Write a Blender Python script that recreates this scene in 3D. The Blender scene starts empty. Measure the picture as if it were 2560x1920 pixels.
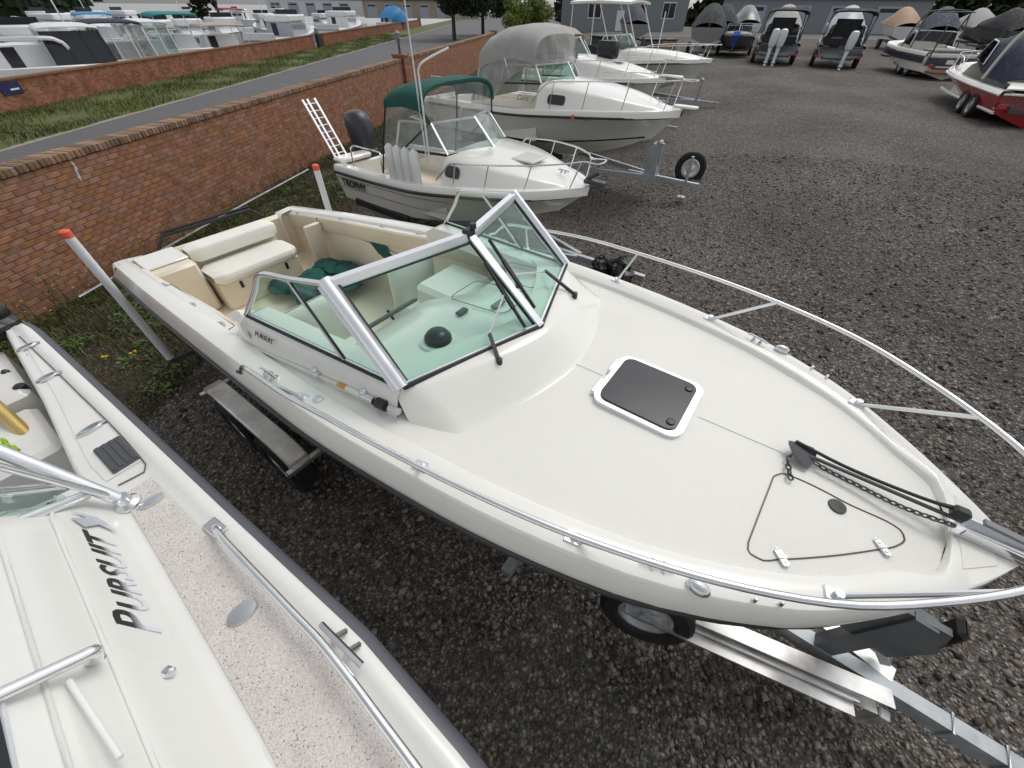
import bpy, math, random
import numpy as np
from mathutils import Vector, Matrix

random.seed(7)
rng = np.random.default_rng(11)
scene = bpy.context.scene
COL = scene.collection
R = math.radians

# ------------------------------------------------------------------ camera
CAM_H, FPX, PITCH, ROLL = 3.6, 959.0, R(44.6), R(0.8)
_f = np.array([0, math.cos(PITCH), -math.sin(PITCH)])
_r0 = np.array([1.0, 0, 0]); _u0 = np.array([0, math.sin(PITCH), math.cos(PITCH)])
_r = _r0 * math.cos(ROLL) + _u0 * math.sin(ROLL)
_u = -_r0 * math.sin(ROLL) + _u0 * math.cos(ROLL)
cam_data = bpy.data.cameras.new('camera')
cam_data.sensor_fit = 'HORIZONTAL'; cam_data.sensor_width = 36.0
cam_data.lens = 36.0 * FPX / 2560.0
cam_data.clip_start = 0.05; cam_data.clip_end = 6000
cam = bpy.data.objects.new('camera', cam_data); COL.objects.link(cam)
cam.matrix_world = Matrix(((_r[0], _u[0], -_f[0], 0), (_r[1], _u[1], -_f[1], 0), (_r[2], _u[2], -_f[2], CAM_H), (0, 0, 0, 1)))
scene.camera = cam

# ------------------------------------------------------------------ light
world = bpy.data.worlds.new('World'); scene.world = world; world.use_nodes = True
nt = world.node_tree; bg = nt.nodes['Background']
sky = nt.nodes.new('ShaderNodeTexSky'); sky.sky_type = 'NISHITA'; sky.sun_disc = False
sky.sun_elevation = R(58); sky.sun_rotation = R(40); sky.air_density = 1.0; sky.dust_density = 2.0; sky.ozone_density = 1.0
hs = nt.nodes.new('ShaderNodeHueSaturation'); hs.inputs['Saturation'].default_value = 0.16
nt.links.new(sky.outputs[0], hs.inputs['Color']); nt.links.new(hs.outputs[0], bg.inputs['Color'])
bg.inputs['Strength'].default_value = 0.14
sun_d = bpy.data.lights.new('sun', 'SUN'); sun_d.energy = 0.7; sun_d.angle = R(24); sun_d.color = (1.0, 0.96, 0.9)
sun = bpy.data.objects.new('sun', sun_d); COL.objects.link(sun)
_az, _el = R(40), R(58)
_sd = Vector((math.sin(_az) * math.cos(_el), math.cos(_az) * math.cos(_el), math.sin(_el)))
sun.rotation_euler = (-_sd).to_track_quat('-Z', 'Y').to_euler()
scene.view_settings.view_transform = 'Standard'; scene.view_settings.look = 'None'
scene.view_settings.exposure = 0.22; scene.view_settings.gamma = 1.0
scene.view_settings.use_curve_mapping = False

# ------------------------------------------------------------------ helpers
def ray(u, v):
    d = _f * FPX + _r * (u - 1280) + _u * (960 - v)
    return d / np.linalg.norm(d)
def at(u, v, z):
    "world point where the line of sight through a pixel of the photograph meets height z"
    d = ray(u, v); k = (CAM_H - z) / -d[2]
    return (d[0] * k, d[1] * k, z)
class Frame:
    "a local frame: x forward along the heading, y to the left, z up"
    def __init__(s, ox, oy, hd, oz=0.0):
        s.o = (ox, oy, oz); s.h = R(hd); s.c, s.s = math.cos(s.h), math.sin(s.h)
    def to(s, p):
        dx, dy = p[0] - s.o[0], p[1] - s.o[1]
        return (dx * s.c + dy * s.s, -dx * s.s + dy * s.c, p[2] - s.o[2])
    def P(s, u, v, z): return s.to(at(u, v, z))
    def out(s, p):
        return (s.o[0] + p[0] * s.c - p[1] * s.s, s.o[1] + p[0] * s.s + p[1] * s.c, s.o[2] + p[2])
def pchip(xs, ys, q):
    xs = np.asarray(xs, float); ys = np.asarray(ys, float); q = np.clip(np.asarray(q, float), xs[0], xs[-1])
    h = np.diff(xs); d = np.diff(ys) / h; m = np.zeros_like(ys)
    for i in range(1, len(xs) - 1):
        if d[i - 1] * d[i] > 0:
            w1 = 2 * h[i] + h[i - 1]; w2 = h[i] + 2 * h[i - 1]; m[i] = (w1 + w2) / (w1 / d[i - 1] + w2 / d[i])
    m[0] = d[0]; m[-1] = d[-1]
    i = np.clip(np.searchsorted(xs, q) - 1, 0, len(h) - 1); t = (q - xs[i]) / h[i]
    return ((1 + 2 * t) * (1 - t) ** 2 * ys[i] + t * (1 - t) ** 2 * h[i] * m[i] + t * t * (3 - 2 * t) * ys[i + 1] + t * t * (t - 1) * h[i] * m[i + 1])

# materials ----------------------------------------------------------
MATS = {}
def mat(name, col, rough=0.5, metal=0.0, var=0.06, vscale=6.0, bump=0.0, bscale=40.0, coat=0.0, rand=0.0, hue=0.0, spec=0.5, dirt=None, dscale=2.0, damt=0.4):
    if name in MATS: return MATS[name]
    m = bpy.data.materials.new(name); m.use_nodes = True; MATS[name] = m
    n = m.node_tree; b = n.nodes['Principled BSDF']; L = n.links.new
    b.inputs['Roughness'].default_value = rough; b.inputs['Metallic'].default_value = metal
    b.inputs['Coat Weight'].default_value = coat; b.inputs['Specular IOR Level'].default_value = spec
    b.inputs['Coat Roughness'].default_value = 0.08
    tc = n.nodes.new('ShaderNodeTexCoord')
    nz = n.nodes.new('ShaderNodeTexNoise'); nz.inputs['Scale'].default_value = vscale; nz.inputs['Detail'].default_value = 6
    L(tc.outputs['Object'], nz.inputs['Vector'])
    mr = n.nodes.new('ShaderNodeMapRange'); mr.inputs['From Min'].default_value = 0.3; mr.inputs['From Max'].default_value = 0.7
    mr.inputs['To Min'].default_value = 1 - var; mr.inputs['To Max'].default_value = 1 + var; L(nz.outputs['Fac'], mr.inputs['Value'])
    fac = mr.outputs[0]
    hsv = n.nodes.new('ShaderNodeHueSaturation'); hsv.inputs['Color'].default_value = (*col, 1)
    if rand or hue:
        g = n.nodes.new('ShaderNodeNewGeometry'); oi = n.nodes.new('ShaderNodeObjectInfo')
        ad = n.nodes.new('ShaderNodeMath'); ad.operation = 'ADD'; L(g.outputs['Random Per Island'], ad.inputs[0]); L(oi.outputs['Random'], ad.inputs[1])
        fr = n.nodes.new('ShaderNodeMath'); fr.operation = 'FRACT'; L(ad.outputs[0], fr.inputs[0])
        m2 = n.nodes.new('ShaderNodeMapRange'); m2.inputs['To Min'].default_value = 1 - rand; m2.inputs['To Max'].default_value = 1 + rand; L(fr.outputs[0], m2.inputs['Value'])
        mm = n.nodes.new('ShaderNodeMath'); mm.operation = 'MULTIPLY'; L(fac, mm.inputs[0]); L(m2.outputs[0], mm.inputs[1]); fac = mm.outputs[0]
        if hue:
            x7 = n.nodes.new('ShaderNodeMath'); x7.operation = 'MULTIPLY'; x7.inputs[1].default_value = 7.31; L(fr.outputs[0], x7.inputs[0])
            f7 = n.nodes.new('ShaderNodeMath'); f7.operation = 'FRACT'; L(x7.outputs[0], f7.inputs[0])
            m3 = n.nodes.new('ShaderNodeMapRange'); m3.inputs['To Min'].default_value = 0.5 - hue; m3.inputs['To Max'].default_value = 0.5 + hue; L(f7.outputs[0], m3.inputs['Value']); L(m3.outputs[0], hsv.inputs['Hue'])
            x3 = n.nodes.new('ShaderNodeMath'); x3.operation = 'MULTIPLY'; x3.inputs[1].default_value = 3.7; L(fr.outputs[0], x3.inputs[0])
            f3 = n.nodes.new('ShaderNodeMath'); f3.operation = 'FRACT'; L(x3.outputs[0], f3.inputs[0])
            m4 = n.nodes.new('ShaderNodeMapRange'); m4.inputs['To Min'].default_value = 0.55 if hue > .01 else 0.78; m4.inputs['To Max'].default_value = 1.25 if hue > .01 else 1.05; L(f3.outputs[0], m4.inputs['Value']); L(m4.outputs[0], hsv.inputs['Saturation'])
    L(fac, hsv.inputs['Value']); out = hsv.outputs[0]
    if dirt:
        n2 = n.nodes.new('ShaderNodeTexNoise'); n2.inputs['Scale'].default_value = dscale; n2.inputs['Detail'].default_value = 8; n2.inputs['Roughness'].default_value = 0.7
        L(tc.outputs['Object'], n2.inputs['Vector'])
        r2 = n.nodes.new('ShaderNodeMapRange'); r2.inputs['From Min'].default_value = 0.52; r2.inputs['From Max'].default_value = 0.78; r2.inputs['To Max'].default_value = damt; L(n2.outputs['Fac'], r2.inputs['Value'])
        mx = n.nodes.new('ShaderNodeMix'); mx.data_type = 'RGBA'; L(r2.outputs[0], mx.inputs['Factor']); L(out, mx.inputs['A']); mx.inputs['B'].default_value = (*dirt, 1); out = mx.outputs['Result']
    L(out, b.inputs['Base Color'])
    rr = n.nodes.new('ShaderNodeMapRange'); rr.inputs['From Min'].default_value = 0.3; rr.inputs['From Max'].default_value = 0.7
    rr.inputs['To Min'].default_value = max(rough * 0.8, 0.02); rr.inputs['To Max'].default_value = min(rough * 1.25, 1); L(nz.outputs['Fac'], rr.inputs['Value']); L(rr.outputs[0], b.inputs['Roughness'])
    if bump:
        bn = n.nodes.new('ShaderNodeTexNoise'); bn.inputs['Scale'].default_value = bscale; bn.inputs['Detail'].default_value = 4; L(tc.outputs['Object'], bn.inputs['Vector'])
        bp = n.nodes.new('ShaderNodeBump'); bp.inputs['Strength'].default_value = bump; bp.inputs['Distance'].default_value = 0.01; L(bn.outputs['Fac'], bp.inputs['Height']); L(bp.outputs[0], b.inputs['Normal'])
    return m
def glass(name, tint, gloss=1.0, haze=0.0, hazecol=(0.8, 0.8, 0.8)):
    m = bpy.data.materials.new(name); m.use_nodes = True; MATS[name] = m; n = m.node_tree; n.nodes.clear(); L = n.links.new
    o = n.nodes.new('ShaderNodeOutputMaterial'); t = n.nodes.new('ShaderNodeBsdfTransparent'); t.inputs[0].default_value = (*tint, 1)
    t.inputs[0].default_value = (*[c ** .5 for c in tint], 1)          # a pane has two faces
    g = n.nodes.new('ShaderNodeBsdfGlossy'); g.inputs['Roughness'].default_value = 0.03; lw = n.nodes.new('ShaderNodeLayerWeight')
    pw = n.nodes.new('ShaderNodeMath'); pw.operation = 'POWER'; pw.inputs[1].default_value = 4.0; L(lw.outputs['Facing'], pw.inputs[0]); lw.inputs[0].default_value = 0.5
    fm = n.nodes.new('ShaderNodeMath'); fm.operation = 'MULTIPLY_ADD'; fm.inputs[1].default_value = 0.5 * gloss; fm.inputs[2].default_value = 0.02 * gloss; L(pw.outputs[0], fm.inputs[0])
    s = n.nodes.new('ShaderNodeMixShader'); L(fm.outputs[0], s.inputs[0]); L(t.outputs[0], s.inputs[1]); L(g.outputs[0], s.inputs[2]); src = s
    if haze:
        d = n.nodes.new('ShaderNodeBsdfDiffuse'); d.inputs[0].default_value = (*hazecol, 1); s2 = n.nodes.new('ShaderNodeMixShader')
        tc = n.nodes.new('ShaderNodeTexCoord'); nz = n.nodes.new('ShaderNodeTexNoise'); nz.inputs['Scale'].default_value = 3.0; nz.inputs['Detail'].default_value = 5; L(tc.outputs['Object'], nz.inputs['Vector'])
        mr = n.nodes.new('ShaderNodeMapRange'); mr.inputs['From Min'].default_value = 0.3; mr.inputs['From Max'].default_value = 0.7; mr.inputs['To Min'].default_value = haze * 0.5; mr.inputs['To Max'].default_value = haze * 1.5; L(nz.outputs['Fac'], mr.inputs['Value'])
        L(mr.outputs[0], s2.inputs[0]); L(s.outputs[0], s2.inputs[1]); L(d.outputs[0], s2.inputs[2]); src = s2
    L(src.outputs[0], o.inputs[0]); return m

# mesh building ------------------------------------------------------
class MB:
    def __init__(s): s.v = []; s.f = []
    def add(s, vs, fs):
        b = len(s.v); s.v += [tuple(map(float, p)) for p in vs]; s.f += [tuple(b + i for i in f) for f in fs]; return s
    def box(s, c, d, rz=0.0, bev=0.0, M=None):
        hx, hy, hz = d[0] / 2, d[1] / 2, d[2] / 2
        if bev <= 0:
            vs = [(x, y, z) for z in (-hz, hz) for y in (-hy, hy) for x in (-hx, hx)]
            fs = [(0, 2, 3, 1), (4, 5, 7, 6), (0, 1, 5, 4), (2, 6, 7, 3), (0, 4, 6, 2), (1, 3, 7, 5)]
        else:
            e = min(bev, hx * 0.95, hy * 0.95, hz * 0.95)
            def ring(x, y, z, q): return [(x, -y + q, z), (x, y - q, z), (x - q, y, z), (-x + q, y, z), (-x, y - q, z), (-x, -y + q, z), (-x + q, -y, z), (x - q, -y, z)]
            vs = ring(hx - e, hy - e, -hz, e * .4) + ring(hx, hy, -hz + e, e) + ring(hx, hy, hz - e, e) + ring(hx - e, hy - e, hz, e * .4)
            fs = [tuple(range(7, -1, -1)), tuple(range(24, 32))]
            for k in range(3):
                for i in range(8):
                    a, b = k * 8 + i, k * 8 + (i + 1) % 8; fs.append((a, b, b + 8, a + 8))
        cz, sz = math.cos(rz), math.sin(rz)
        if M is not None: vs = [tuple(M @ Vector(p)) for p in vs]
        else: vs = [(c[0] + x * cz - y * sz, c[1] + x * sz + y * cz, c[2] + z) for x, y, z in vs]
        return s.add(vs, fs)
    def tube(s, pts, r, seg=8, closed=False, caps=True):
        P = [np.array(p, float) for p in pts]; n = len(P); rs = r if hasattr(r, '__len__') else [r] * n
        prev = None; vs = []
        for i in range(n):
            if closed: t = P[(i + 1) % n] - P[i - 1]
            else: t = P[min(i + 1, n - 1)] - P[max(i - 1, 0)]
            t = t / (np.linalg.norm(t) + 1e-12)
            if prev is None:
                a = np.array([0, 0, 1.0]) if abs(t[2]) < 0.9 else np.array([1.0, 0, 0])
                nrm = np.cross(t, a)
            else: nrm = prev - t * (prev @ t)
            nrm = nrm / (np.linalg.norm(nrm) + 1e-12); prev = nrm; bn = np.cross(t, nrm)
            for k in range(seg):
                a = 2 * math.pi * k / seg; vs.append(P[i] + rs[i] * (math.cos(a) * nrm + math.sin(a) * bn))
        fs = []
        for i in range(n if closed else n - 1):
            for k in range(seg):
                a = i * seg + k; b = i * seg + (k + 1) % seg; c = ((i + 1) % n) * seg + (k + 1) % seg; d = ((i + 1) % n) * seg + k; fs.append((a, b, c, d))
        if caps and not closed: fs += [tuple(range(seg - 1, -1, -1)), tuple((n - 1) * seg + k for k in range(seg))]
        return s.add(vs, fs)
    def bar(s, a, b, w, h, up=(0, 0, 1)):
        a = np.array(a, float); b = np.array(b, float); t = b - a; L = np.linalg.norm(t); t /= L
        up = np.array(up, float); sd = np.cross(up, t); sd /= np.linalg.norm(sd) + 1e-12; u2 = np.cross(t, sd)
        vs = [p + sd * x * w / 2 + u2 * y * h / 2 for p in (a, b) for x, y in ((-1, -1), (1, -1), (1, 1), (-1, 1))]
        return s.add(vs, [(3, 2, 1, 0), (4, 5, 6, 7), (0, 1, 5, 4), (1, 2, 6, 5), (2, 3, 7, 6), (3, 0, 4, 7)])
    def grid(s, rows, closeu=False):
        "rows: list of equally long point lists"
        n, m = len(rows), len(rows[0]); vs = [p for r in rows for p in r]; fs = []
        for i in range(n - 1):
            for j in range(m if closeu else m - 1):
                fs.append((i * m + j, i * m + (j + 1) % m, (i + 1) * m + (j + 1) % m, (i + 1) * m + j))
        return s.add(vs, fs)
    def slab(s, rows, off):
        "a grid with thickness: off is the vector to the other face"
        n, m = len(rows), len(rows[0]); a = len(s.v); s.grid(rows); o = np.array(off, float)
        b = len(s.v); s.v += [tuple(np.array(p, float) + o) for r in rows for p in r]
        for i in range(n - 1):
            for j in range(m - 1): s.f.append((b + i * m + j, b + (i + 1) * m + j, b + (i + 1) * m + j + 1, b + i * m + j + 1))
        for i in range(n - 1):
            for j, fl in ((0, 0), (m - 1, 1)):
                q = (a + i * m + j, a + (i + 1) * m + j, b + (i + 1) * m + j, b + i * m + j); s.f.append(q if not fl else q[::-1])
        for j in range(m - 1):
            for i, fl in ((0, 1), (n - 1, 0)):
                q = (a + i * m + j, a + i * m + j + 1, b + i * m + j + 1, b + i * m + j); s.f.append(q[::-1] if fl == 0 else q)
        return s
    def prism(s, poly, z0, z1, M=None):
        n = len(poly); vs = [(x, y, z0) for x, y in poly] + [(x, y, z1) for x, y in poly]
        if M is not None: vs = [tuple(M @ Vector(p)) for p in vs]
        return s.add(vs, [tuple(range(n - 1, -1, -1)), tuple(range(n, 2 * n))] + [(i, (i + 1) % n, n + (i + 1) % n, n + i) for i in range(n)])
    def plate(s, pts, th):
        "polygon in space given thickness along its normal"
        P = [np.array(p, float) for p in pts]; nn = np.zeros(3)
        for i in range(len(P)): nn += np.cross(P[i], P[(i + 1) % len(P)])
        nn /= np.linalg.norm(nn) + 1e-12; n = len(P)
        vs = [p - nn * th / 2 for p in P] + [p + nn * th / 2 for p in P]
        return s.add(vs, [tuple(range(n - 1, -1, -1)), tuple(range(n, 2 * n))] + [(i, (i + 1) % n, n + (i + 1) % n, n + i) for i in range(n)])
    def lathe(s, prof, c=(0, 0, 0), seg=16, M=None):
        "prof: (radius, height) pairs"
        rows = [[(r * math.cos(2 * math.pi * k / seg), r * math.sin(2 * math.pi * k / seg), z) for k in range(seg)] for r, z in prof]
        if M is not None: rows = [[tuple(M @ Vector(p)) for p in rw] for rw in rows]
        else: rows = [[(p[0] + c[0], p[1] + c[1], p[2] + c[2]) for p in rw] for rw in rows]
        b = len(s.v); s.grid(rows, True); n = len(rows)
        s.f.append(tuple(b + k for k in range(seg - 1, -1, -1))); s.f.append(tuple(b + (n - 1) * seg + k for k in range(seg))); return s
    def blob(s, c, d, seg=10, rings=6, jit=0.0, M=None):
        rows = []
        for i in range(rings + 1):
            a = math.pi * i / rings; row = []
            for k in range(seg):
                b = 2 * math.pi * k / seg; q = 1 + random.uniform(-jit, jit)
                row.append((c[0] + d[0] * math.sin(a) * math.cos(b) * q, c[1] + d[1] * math.sin(a) * math.sin(b) * q, c[2] - d[2] * math.cos(a) * q))
            rows.append(row)
        return s.grid(rows, True)
    def build(s, name, m, parent=None, smooth=None, loc=None):
        me = bpy.data.meshes.new(name); me.from_pydata(s.v, [], s.f); me.validate(clean_customdata=False); me.update()
        if smooth:
            me.polygons.foreach_set('use_smooth', [True] * len(me.polygons)); me.set_sharp_from_angle(angle=R(smooth))
        if getattr(s, 'h', None): me.attributes.new('letter_height', 'FLOAT', 'POINT').data.foreach_set('value', s.h)
        o = bpy.data.objects.new(name, me); COL.objects.link(o)
        if m is not None: me.materials.append(m if not isinstance(m, str) else MATS[m])
        if parent is not None: o.parent = parent
        if loc: o.location = loc
        return o
def thing(name, label, cat, fr=None, group=None):
    o = bpy.data.objects.new(name, None); COL.objects.link(o); o.empty_display_size = 0.2
    if fr is not None: o.location = fr.o; o.rotation_euler = (0, 0, fr.h)
    o['label'] = label; o['category'] = cat
    if group: o['group'] = group
    return o
def tag(o, label, cat, group=None):
    o['label'] = label; o['category'] = cat
    if group: o['group'] = group
    return o
def struct(o, kind='structure'): o['kind'] = kind; return o
def copy_obj(o, parent=None):
    c = o.copy(); COL.objects.link(c); c.parent = parent; return c
def text_mesh(txt, size, org, right, up, shear=0.0, depth=0.0015, spacing=1.0, bold=0.0):
    cu = bpy.data.curves.new('lettering', 'FONT'); cu.body = txt; cu.size = size; cu.shear = shear; cu.extrude = depth; cu.space_character = spacing; cu.resolution_u = 3; cu.offset = bold
    o = bpy.data.objects.new('lettering', cu); COL.objects.link(o); bpy.context.view_layer.update()
    me = bpy.data.meshes.new_from_object(o.evaluated_get(bpy.context.evaluated_depsgraph_get()))
    COL.objects.unlink(o); bpy.data.objects.remove(o)
    rt = Vector(right).normalized(); u = Vector(up); u = (u - rt * u.dot(rt)).normalized(); n = rt.cross(u); q = Vector(org)
    mb = MB(); mb.add([tuple(q + rt * v.co.x + u * v.co.y + n * v.co.z) for v in me.vertices], [tuple(p.vertices) for p in me.polygons])
    mb.h = [v.co.y / size for v in me.vertices]; bpy.data.meshes.remove(me); return mb
def rrect(x0, x1, y0, y1, r, n=4):
    o = []
    for cx, cy, a0 in ((x1 - r, y1 - r, 0), (x0 + r, y1 - r, 90), (x0 + r, y0 + r, 180), (x1 - r, y0 + r, 270)):
        for k in range(n + 1): a = R(a0 + 90 * k / n); o.append((cx + r * math.cos(a), cy + r * math.sin(a)))
    return o
def ground_z(x, y=0.0):
    t = np.clip((np.asarray(x, float) + 1) / 14, 0, 1); return 1.1 * t * t * (3 - 2 * t)

# shared materials ---------------------------------------------------
mat('gelcoat', (0.82, 0.81, 0.755), 0.2, var=0.03, vscale=1.5, coat=0.45, dirt=(0.64, 0.60, 0.50), dscale=2.2, damt=0.22)
mat('gelcoat_side', (0.80, 0.79, 0.735), 0.2, var=0.03, vscale=1.2, coat=0.4, dirt=(0.55, 0.52, 0.44), dscale=1.3, damt=0.25)
mat('deck_nonskid', (0.80, 0.79, 0.735), 0.48, var=0.03, vscale=3.0, bump=0.22, bscale=240, dirt=(0.62, 0.58, 0.48), dscale=1.7, damt=0.2)
mat('liner', (0.78, 0.70, 0.56), 0.4, var=0.05, vscale=2.0, coat=0.1, dirt=(0.62, 0.48, 0.30), dscale=1.6, damt=0.3)
mat('vinyl', (0.84, 0.83, 0.76), 0.45, var=0.03, vscale=4, bump=0.05, bscale=60)
mat('chrome', (0.72, 0.73, 0.75), 0.14, metal=1.0, var=0.05)
mat('steel_tube', (0.80, 0.81, 0.82), 0.2, metal=1.0, var=0.05)
mat('alu_frame', (0.86, 0.87, 0.90), 0.32, metal=0.75, var=0.04)
mat('alu_rough', (0.74, 0.73, 0.71), 0.34, metal=0.85, var=0.2, vscale=7, dirt=(0.35, 0.30, 0.27), dscale=3, damt=0.5)
mat('galv', (0.44, 0.47, 0.49), 0.5, metal=0.6, var=0.15, vscale=14)
mat('black_rubber', (0.018, 0.018, 0.02), 0.6, var=0.2)
mat('black_plastic', (0.02, 0.021, 0.024), 0.4, var=0.15, bump=0.05, bscale=90)
mat('rub_rail', (0.035, 0.033, 0.038), 0.45, var=0.2)
mat('smoke_hatch', (0.022, 0.025, 0.03), 0.25, var=0.1, vscale=3)
mat('tyre', (0.014, 0.014, 0.015), 0.75, var=0.25, bump=0.2, bscale=60)
mat('green_canvas', (0.008, 0.085, 0.068), 0.85, var=0.15, vscale=8, bump=0.25, bscale=300)
mat('grey_canvas', (0.40, 0.40, 0.38), 0.9, var=0.1, vscale=4, bump=0.2, bscale=250, dirt=(0.2, 0.2, 0.18), dscale=2.5, damt=0.4)
mat('white_paint', (0.8, 0.8, 0.78), 0.4, var=0.04)
mat('pvc', (0.74, 0.75, 0.76), 0.4, var=0.06, vscale=5, dirt=(0.45, 0.42, 0.38), dscale=5, damt=0.3)
mat('orange_cap', (0.75, 0.12, 0.06), 0.5, var=0.1)
mat('dark_grey', (0.07, 0.075, 0.08), 0.5, var=0.1)
mat('mid_grey', (0.22, 0.225, 0.23), 0.5, var=0.1)
mat('navy', (0.015, 0.02, 0.05), 0.7, var=0.15)
mat('red_hull', (0.30, 0.008, 0.012), 0.2, var=0.08, coat=0.5)
mat('red_plastic', (0.45, 0.03, 0.03), 0.35, var=0.05)
mat('blue_cloth', (0.02, 0.09, 0.42), 0.8, var=0.15)
mat('brass', (0.62, 0.45, 0.16), 0.3, metal=0.6, var=0.1)
mat('amber', (0.62, 0.33, 0.06), 0.3, var=0.1)
mat('text_dark', (0.03, 0.03, 0.035), 0.35, var=0.05)
mat('text_brown', (0.12, 0.09, 0.075), 0.4, var=0.05)
mat('text_silver', (0.66, 0.68, 0.73), 0.25, metal=0.5, var=0.05)
mat('dash_pad', (0.10, 0.105, 0.11), 0.6, var=0.1)
mat('clear_plastic', (0.6, 0.62, 0.62), 0.15, var=0.1)
glass('ws_glass', (0.72, 0.90, 0.84), 1.0)
glass('clear_vinyl', (0.9, 0.91, 0.9), 1.3, 0.08, (0.75, 0.74, 0.70))
glass('hazy_vinyl', (0.70, 0.71, 0.70), 1.0, 0.4, (0.55, 0.55, 0.54))
glass('pale_glass', (0.75, 0.86, 0.84), 1.2, 0.08)
glass('dark_glass', (0.10, 0.11, 0.12), 1.2)

def print_gradient():
    m = bpy.data.materials.new('text_fade'); m.use_nodes = True; MATS['text_fade'] = m; n = m.node_tree; b = n.nodes['Principled BSDF']; b.inputs['Roughness'].default_value = .3
    at_ = n.nodes.new('ShaderNodeAttribute'); at_.attribute_name = 'letter_height'; r = n.nodes.new('ShaderNodeValToRGB'); e = r.color_ramp.elements; e[0].position = .22; e[0].color = (.66, .68, .73, 1); e[1].position = .42; e[1].color = (.02, .02, .022, 1); n.links.new(at_.outputs['Fac'], r.inputs[0]); n.links.new(r.outputs[0], b.inputs['Base Color'])
print_gradient()
# ================================================================== ground
WX = lambda y: -8.05 + 0.13 * y          # foot of the near brick wall
def gravel_material():
    m = bpy.data.materials.new('gravel'); m.use_nodes = True; MATS['gravel'] = m
    n = m.node_tree; L = n.links.new; b = n.nodes['Principled BSDF']; b.inputs['Roughness'].default_value = 0.85; b.inputs['Specular IOR Level'].default_value = 0.25
    tc = n.nodes.new('ShaderNodeTexCoord')
    def vor(scale):
        v = n.nodes.new('ShaderNodeTexVoronoi'); v.inputs['Scale'].default_value = scale; v.inputs['Randomness'].default_value = 1; L(tc.outputs['Object'], v.inputs['Vector']); return v
    v1, v2 = vor(24), vor(43)
    def ramp(src, stops):
        r = n.nodes.new('ShaderNodeValToRGB'); r.color_ramp.interpolation = 'CONSTANT'; e = r.color_ramp.elements
        while len(e) < len(stops): e.new(0.5)
        for i, (p, c) in enumerate(stops): e[i].position = p; e[i].color = (*c, 1)
        L(src, r.inputs[0]); return r
    sep = n.nodes.new('ShaderNodeSeparateColor'); L(v1.outputs['Color'], sep.inputs[0])
    sep2 = n.nodes.new('ShaderNodeSeparateColor'); L(v2.outputs['Color'], sep2.inputs[0])
    stops = [(0, (0.102, 0.093, 0.090)), (0.16, (0.167, 0.145, 0.128)), (0.34, (0.217, 0.196, 0.167)), (0.5, (0.123, 0.128, 0.131)), (0.64, (0.275, 0.246, 0.210)), (0.78, (0.181, 0.128, 0.099)), (0.88, (0.348, 0.326, 0.290)), (0.96, (0.464, 0.435, 0.392))]
    r1 = ramp(sep.outputs[0], stops); r2 = ramp(sep2.outputs[1], stops)
    mx = n.nodes.new('ShaderNodeMix'); mx.data_type = 'RGBA'; mx.inputs['Factor'].default_value = 0.45; L(r1.outputs[0], mx.inputs['A']); L(r2.outputs[0], mx.inputs['B'])
    # broad tone drift and rusty patches
    nz = n.nodes.new('ShaderNodeTexNoise'); nz.inputs['Scale'].default_value = 0.45; nz.inputs['Detail'].default_value = 7; L(tc.outputs['Object'], nz.inputs['Vector'])
    mr = n.nodes.new('ShaderNodeMapRange'); mr.inputs['From Min'].default_value = 0.3; mr.inputs['From Max'].default_value = 0.7; mr.inputs['To Min'].default_value = 0.7; mr.inputs['To Max'].default_value = 1.25; L(nz.outputs['Fac'], mr.inputs['Value'])
    hv = n.nodes.new('ShaderNodeHueSaturation'); L(mx.outputs['Result'], hv.inputs['Color']); L(mr.outputs[0], hv.inputs['Value'])
    n3 = n.nodes.new('ShaderNodeTexNoise'); n3.inputs['Scale'].default_value = 0.9; n3.inputs['Detail'].default_value = 6; n3.inputs['Roughness'].default_value = 0.65; L(tc.outputs['Object'], n3.inputs['Vector'])
    m3 = n.nodes.new('ShaderNodeMapRange'); m3.inputs['From Min'].default_value = 0.56; m3.inputs['From Max'].default_value = 0.75; m3.inputs['To Max'].default_value = 0.4; L(n3.outputs['Fac'], m3.inputs['Value'])
    mr2 = n.nodes.new('ShaderNodeMix'); mr2.data_type = 'RGBA'; L(m3.outputs[0], mr2.inputs['Factor']); L(hv.outputs[0], mr2.inputs['A']); mr2.inputs['B'].default_value = (0.13, 0.085, 0.062, 1)
    mh = n.nodes.new('ShaderNodeMath'); mh.operation = 'ADD'; L(v1.outputs['Distance'], mh.inputs[0]); L(v2.outputs['Distance'], mh.inputs[1])
    # weedy soil along the wall
    sx = n.nodes.new('ShaderNodeSeparateXYZ'); L(tc.outputs['Object'], sx.inputs[0])
    ml = n.nodes.new('ShaderNodeMath'); ml.operation = 'MULTIPLY_ADD'; ml.inputs[1].default_value = -0.13; L(sx.outputs[1], ml.inputs[0]); L(sx.outputs[0], ml.inputs[2])
    n4 = n.nodes.new('ShaderNodeTexNoise'); n4.inputs['Scale'].default_value = 1.6; n4.inputs['Detail'].default_value = 8; L(tc.outputs['Object'], n4.inputs['Vector'])
    md = n.nodes.new('ShaderNodeMath'); md.operation = 'MULTIPLY_ADD'; md.inputs[1].default_value = 3.2; L(n4.outputs['Fac'], md.inputs[0]); L(ml.outputs[0], md.inputs[2])
    m5 = n.nodes.new('ShaderNodeMapRange'); m5.inputs['From Min'].default_value = -3.5; m5.inputs['From Max'].default_value = -2.9; m5.inputs['To Min'].default_value = 0.9; m5.inputs['To Max'].default_value = 0; L(md.outputs[0], m5.inputs['Value'])
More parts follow.
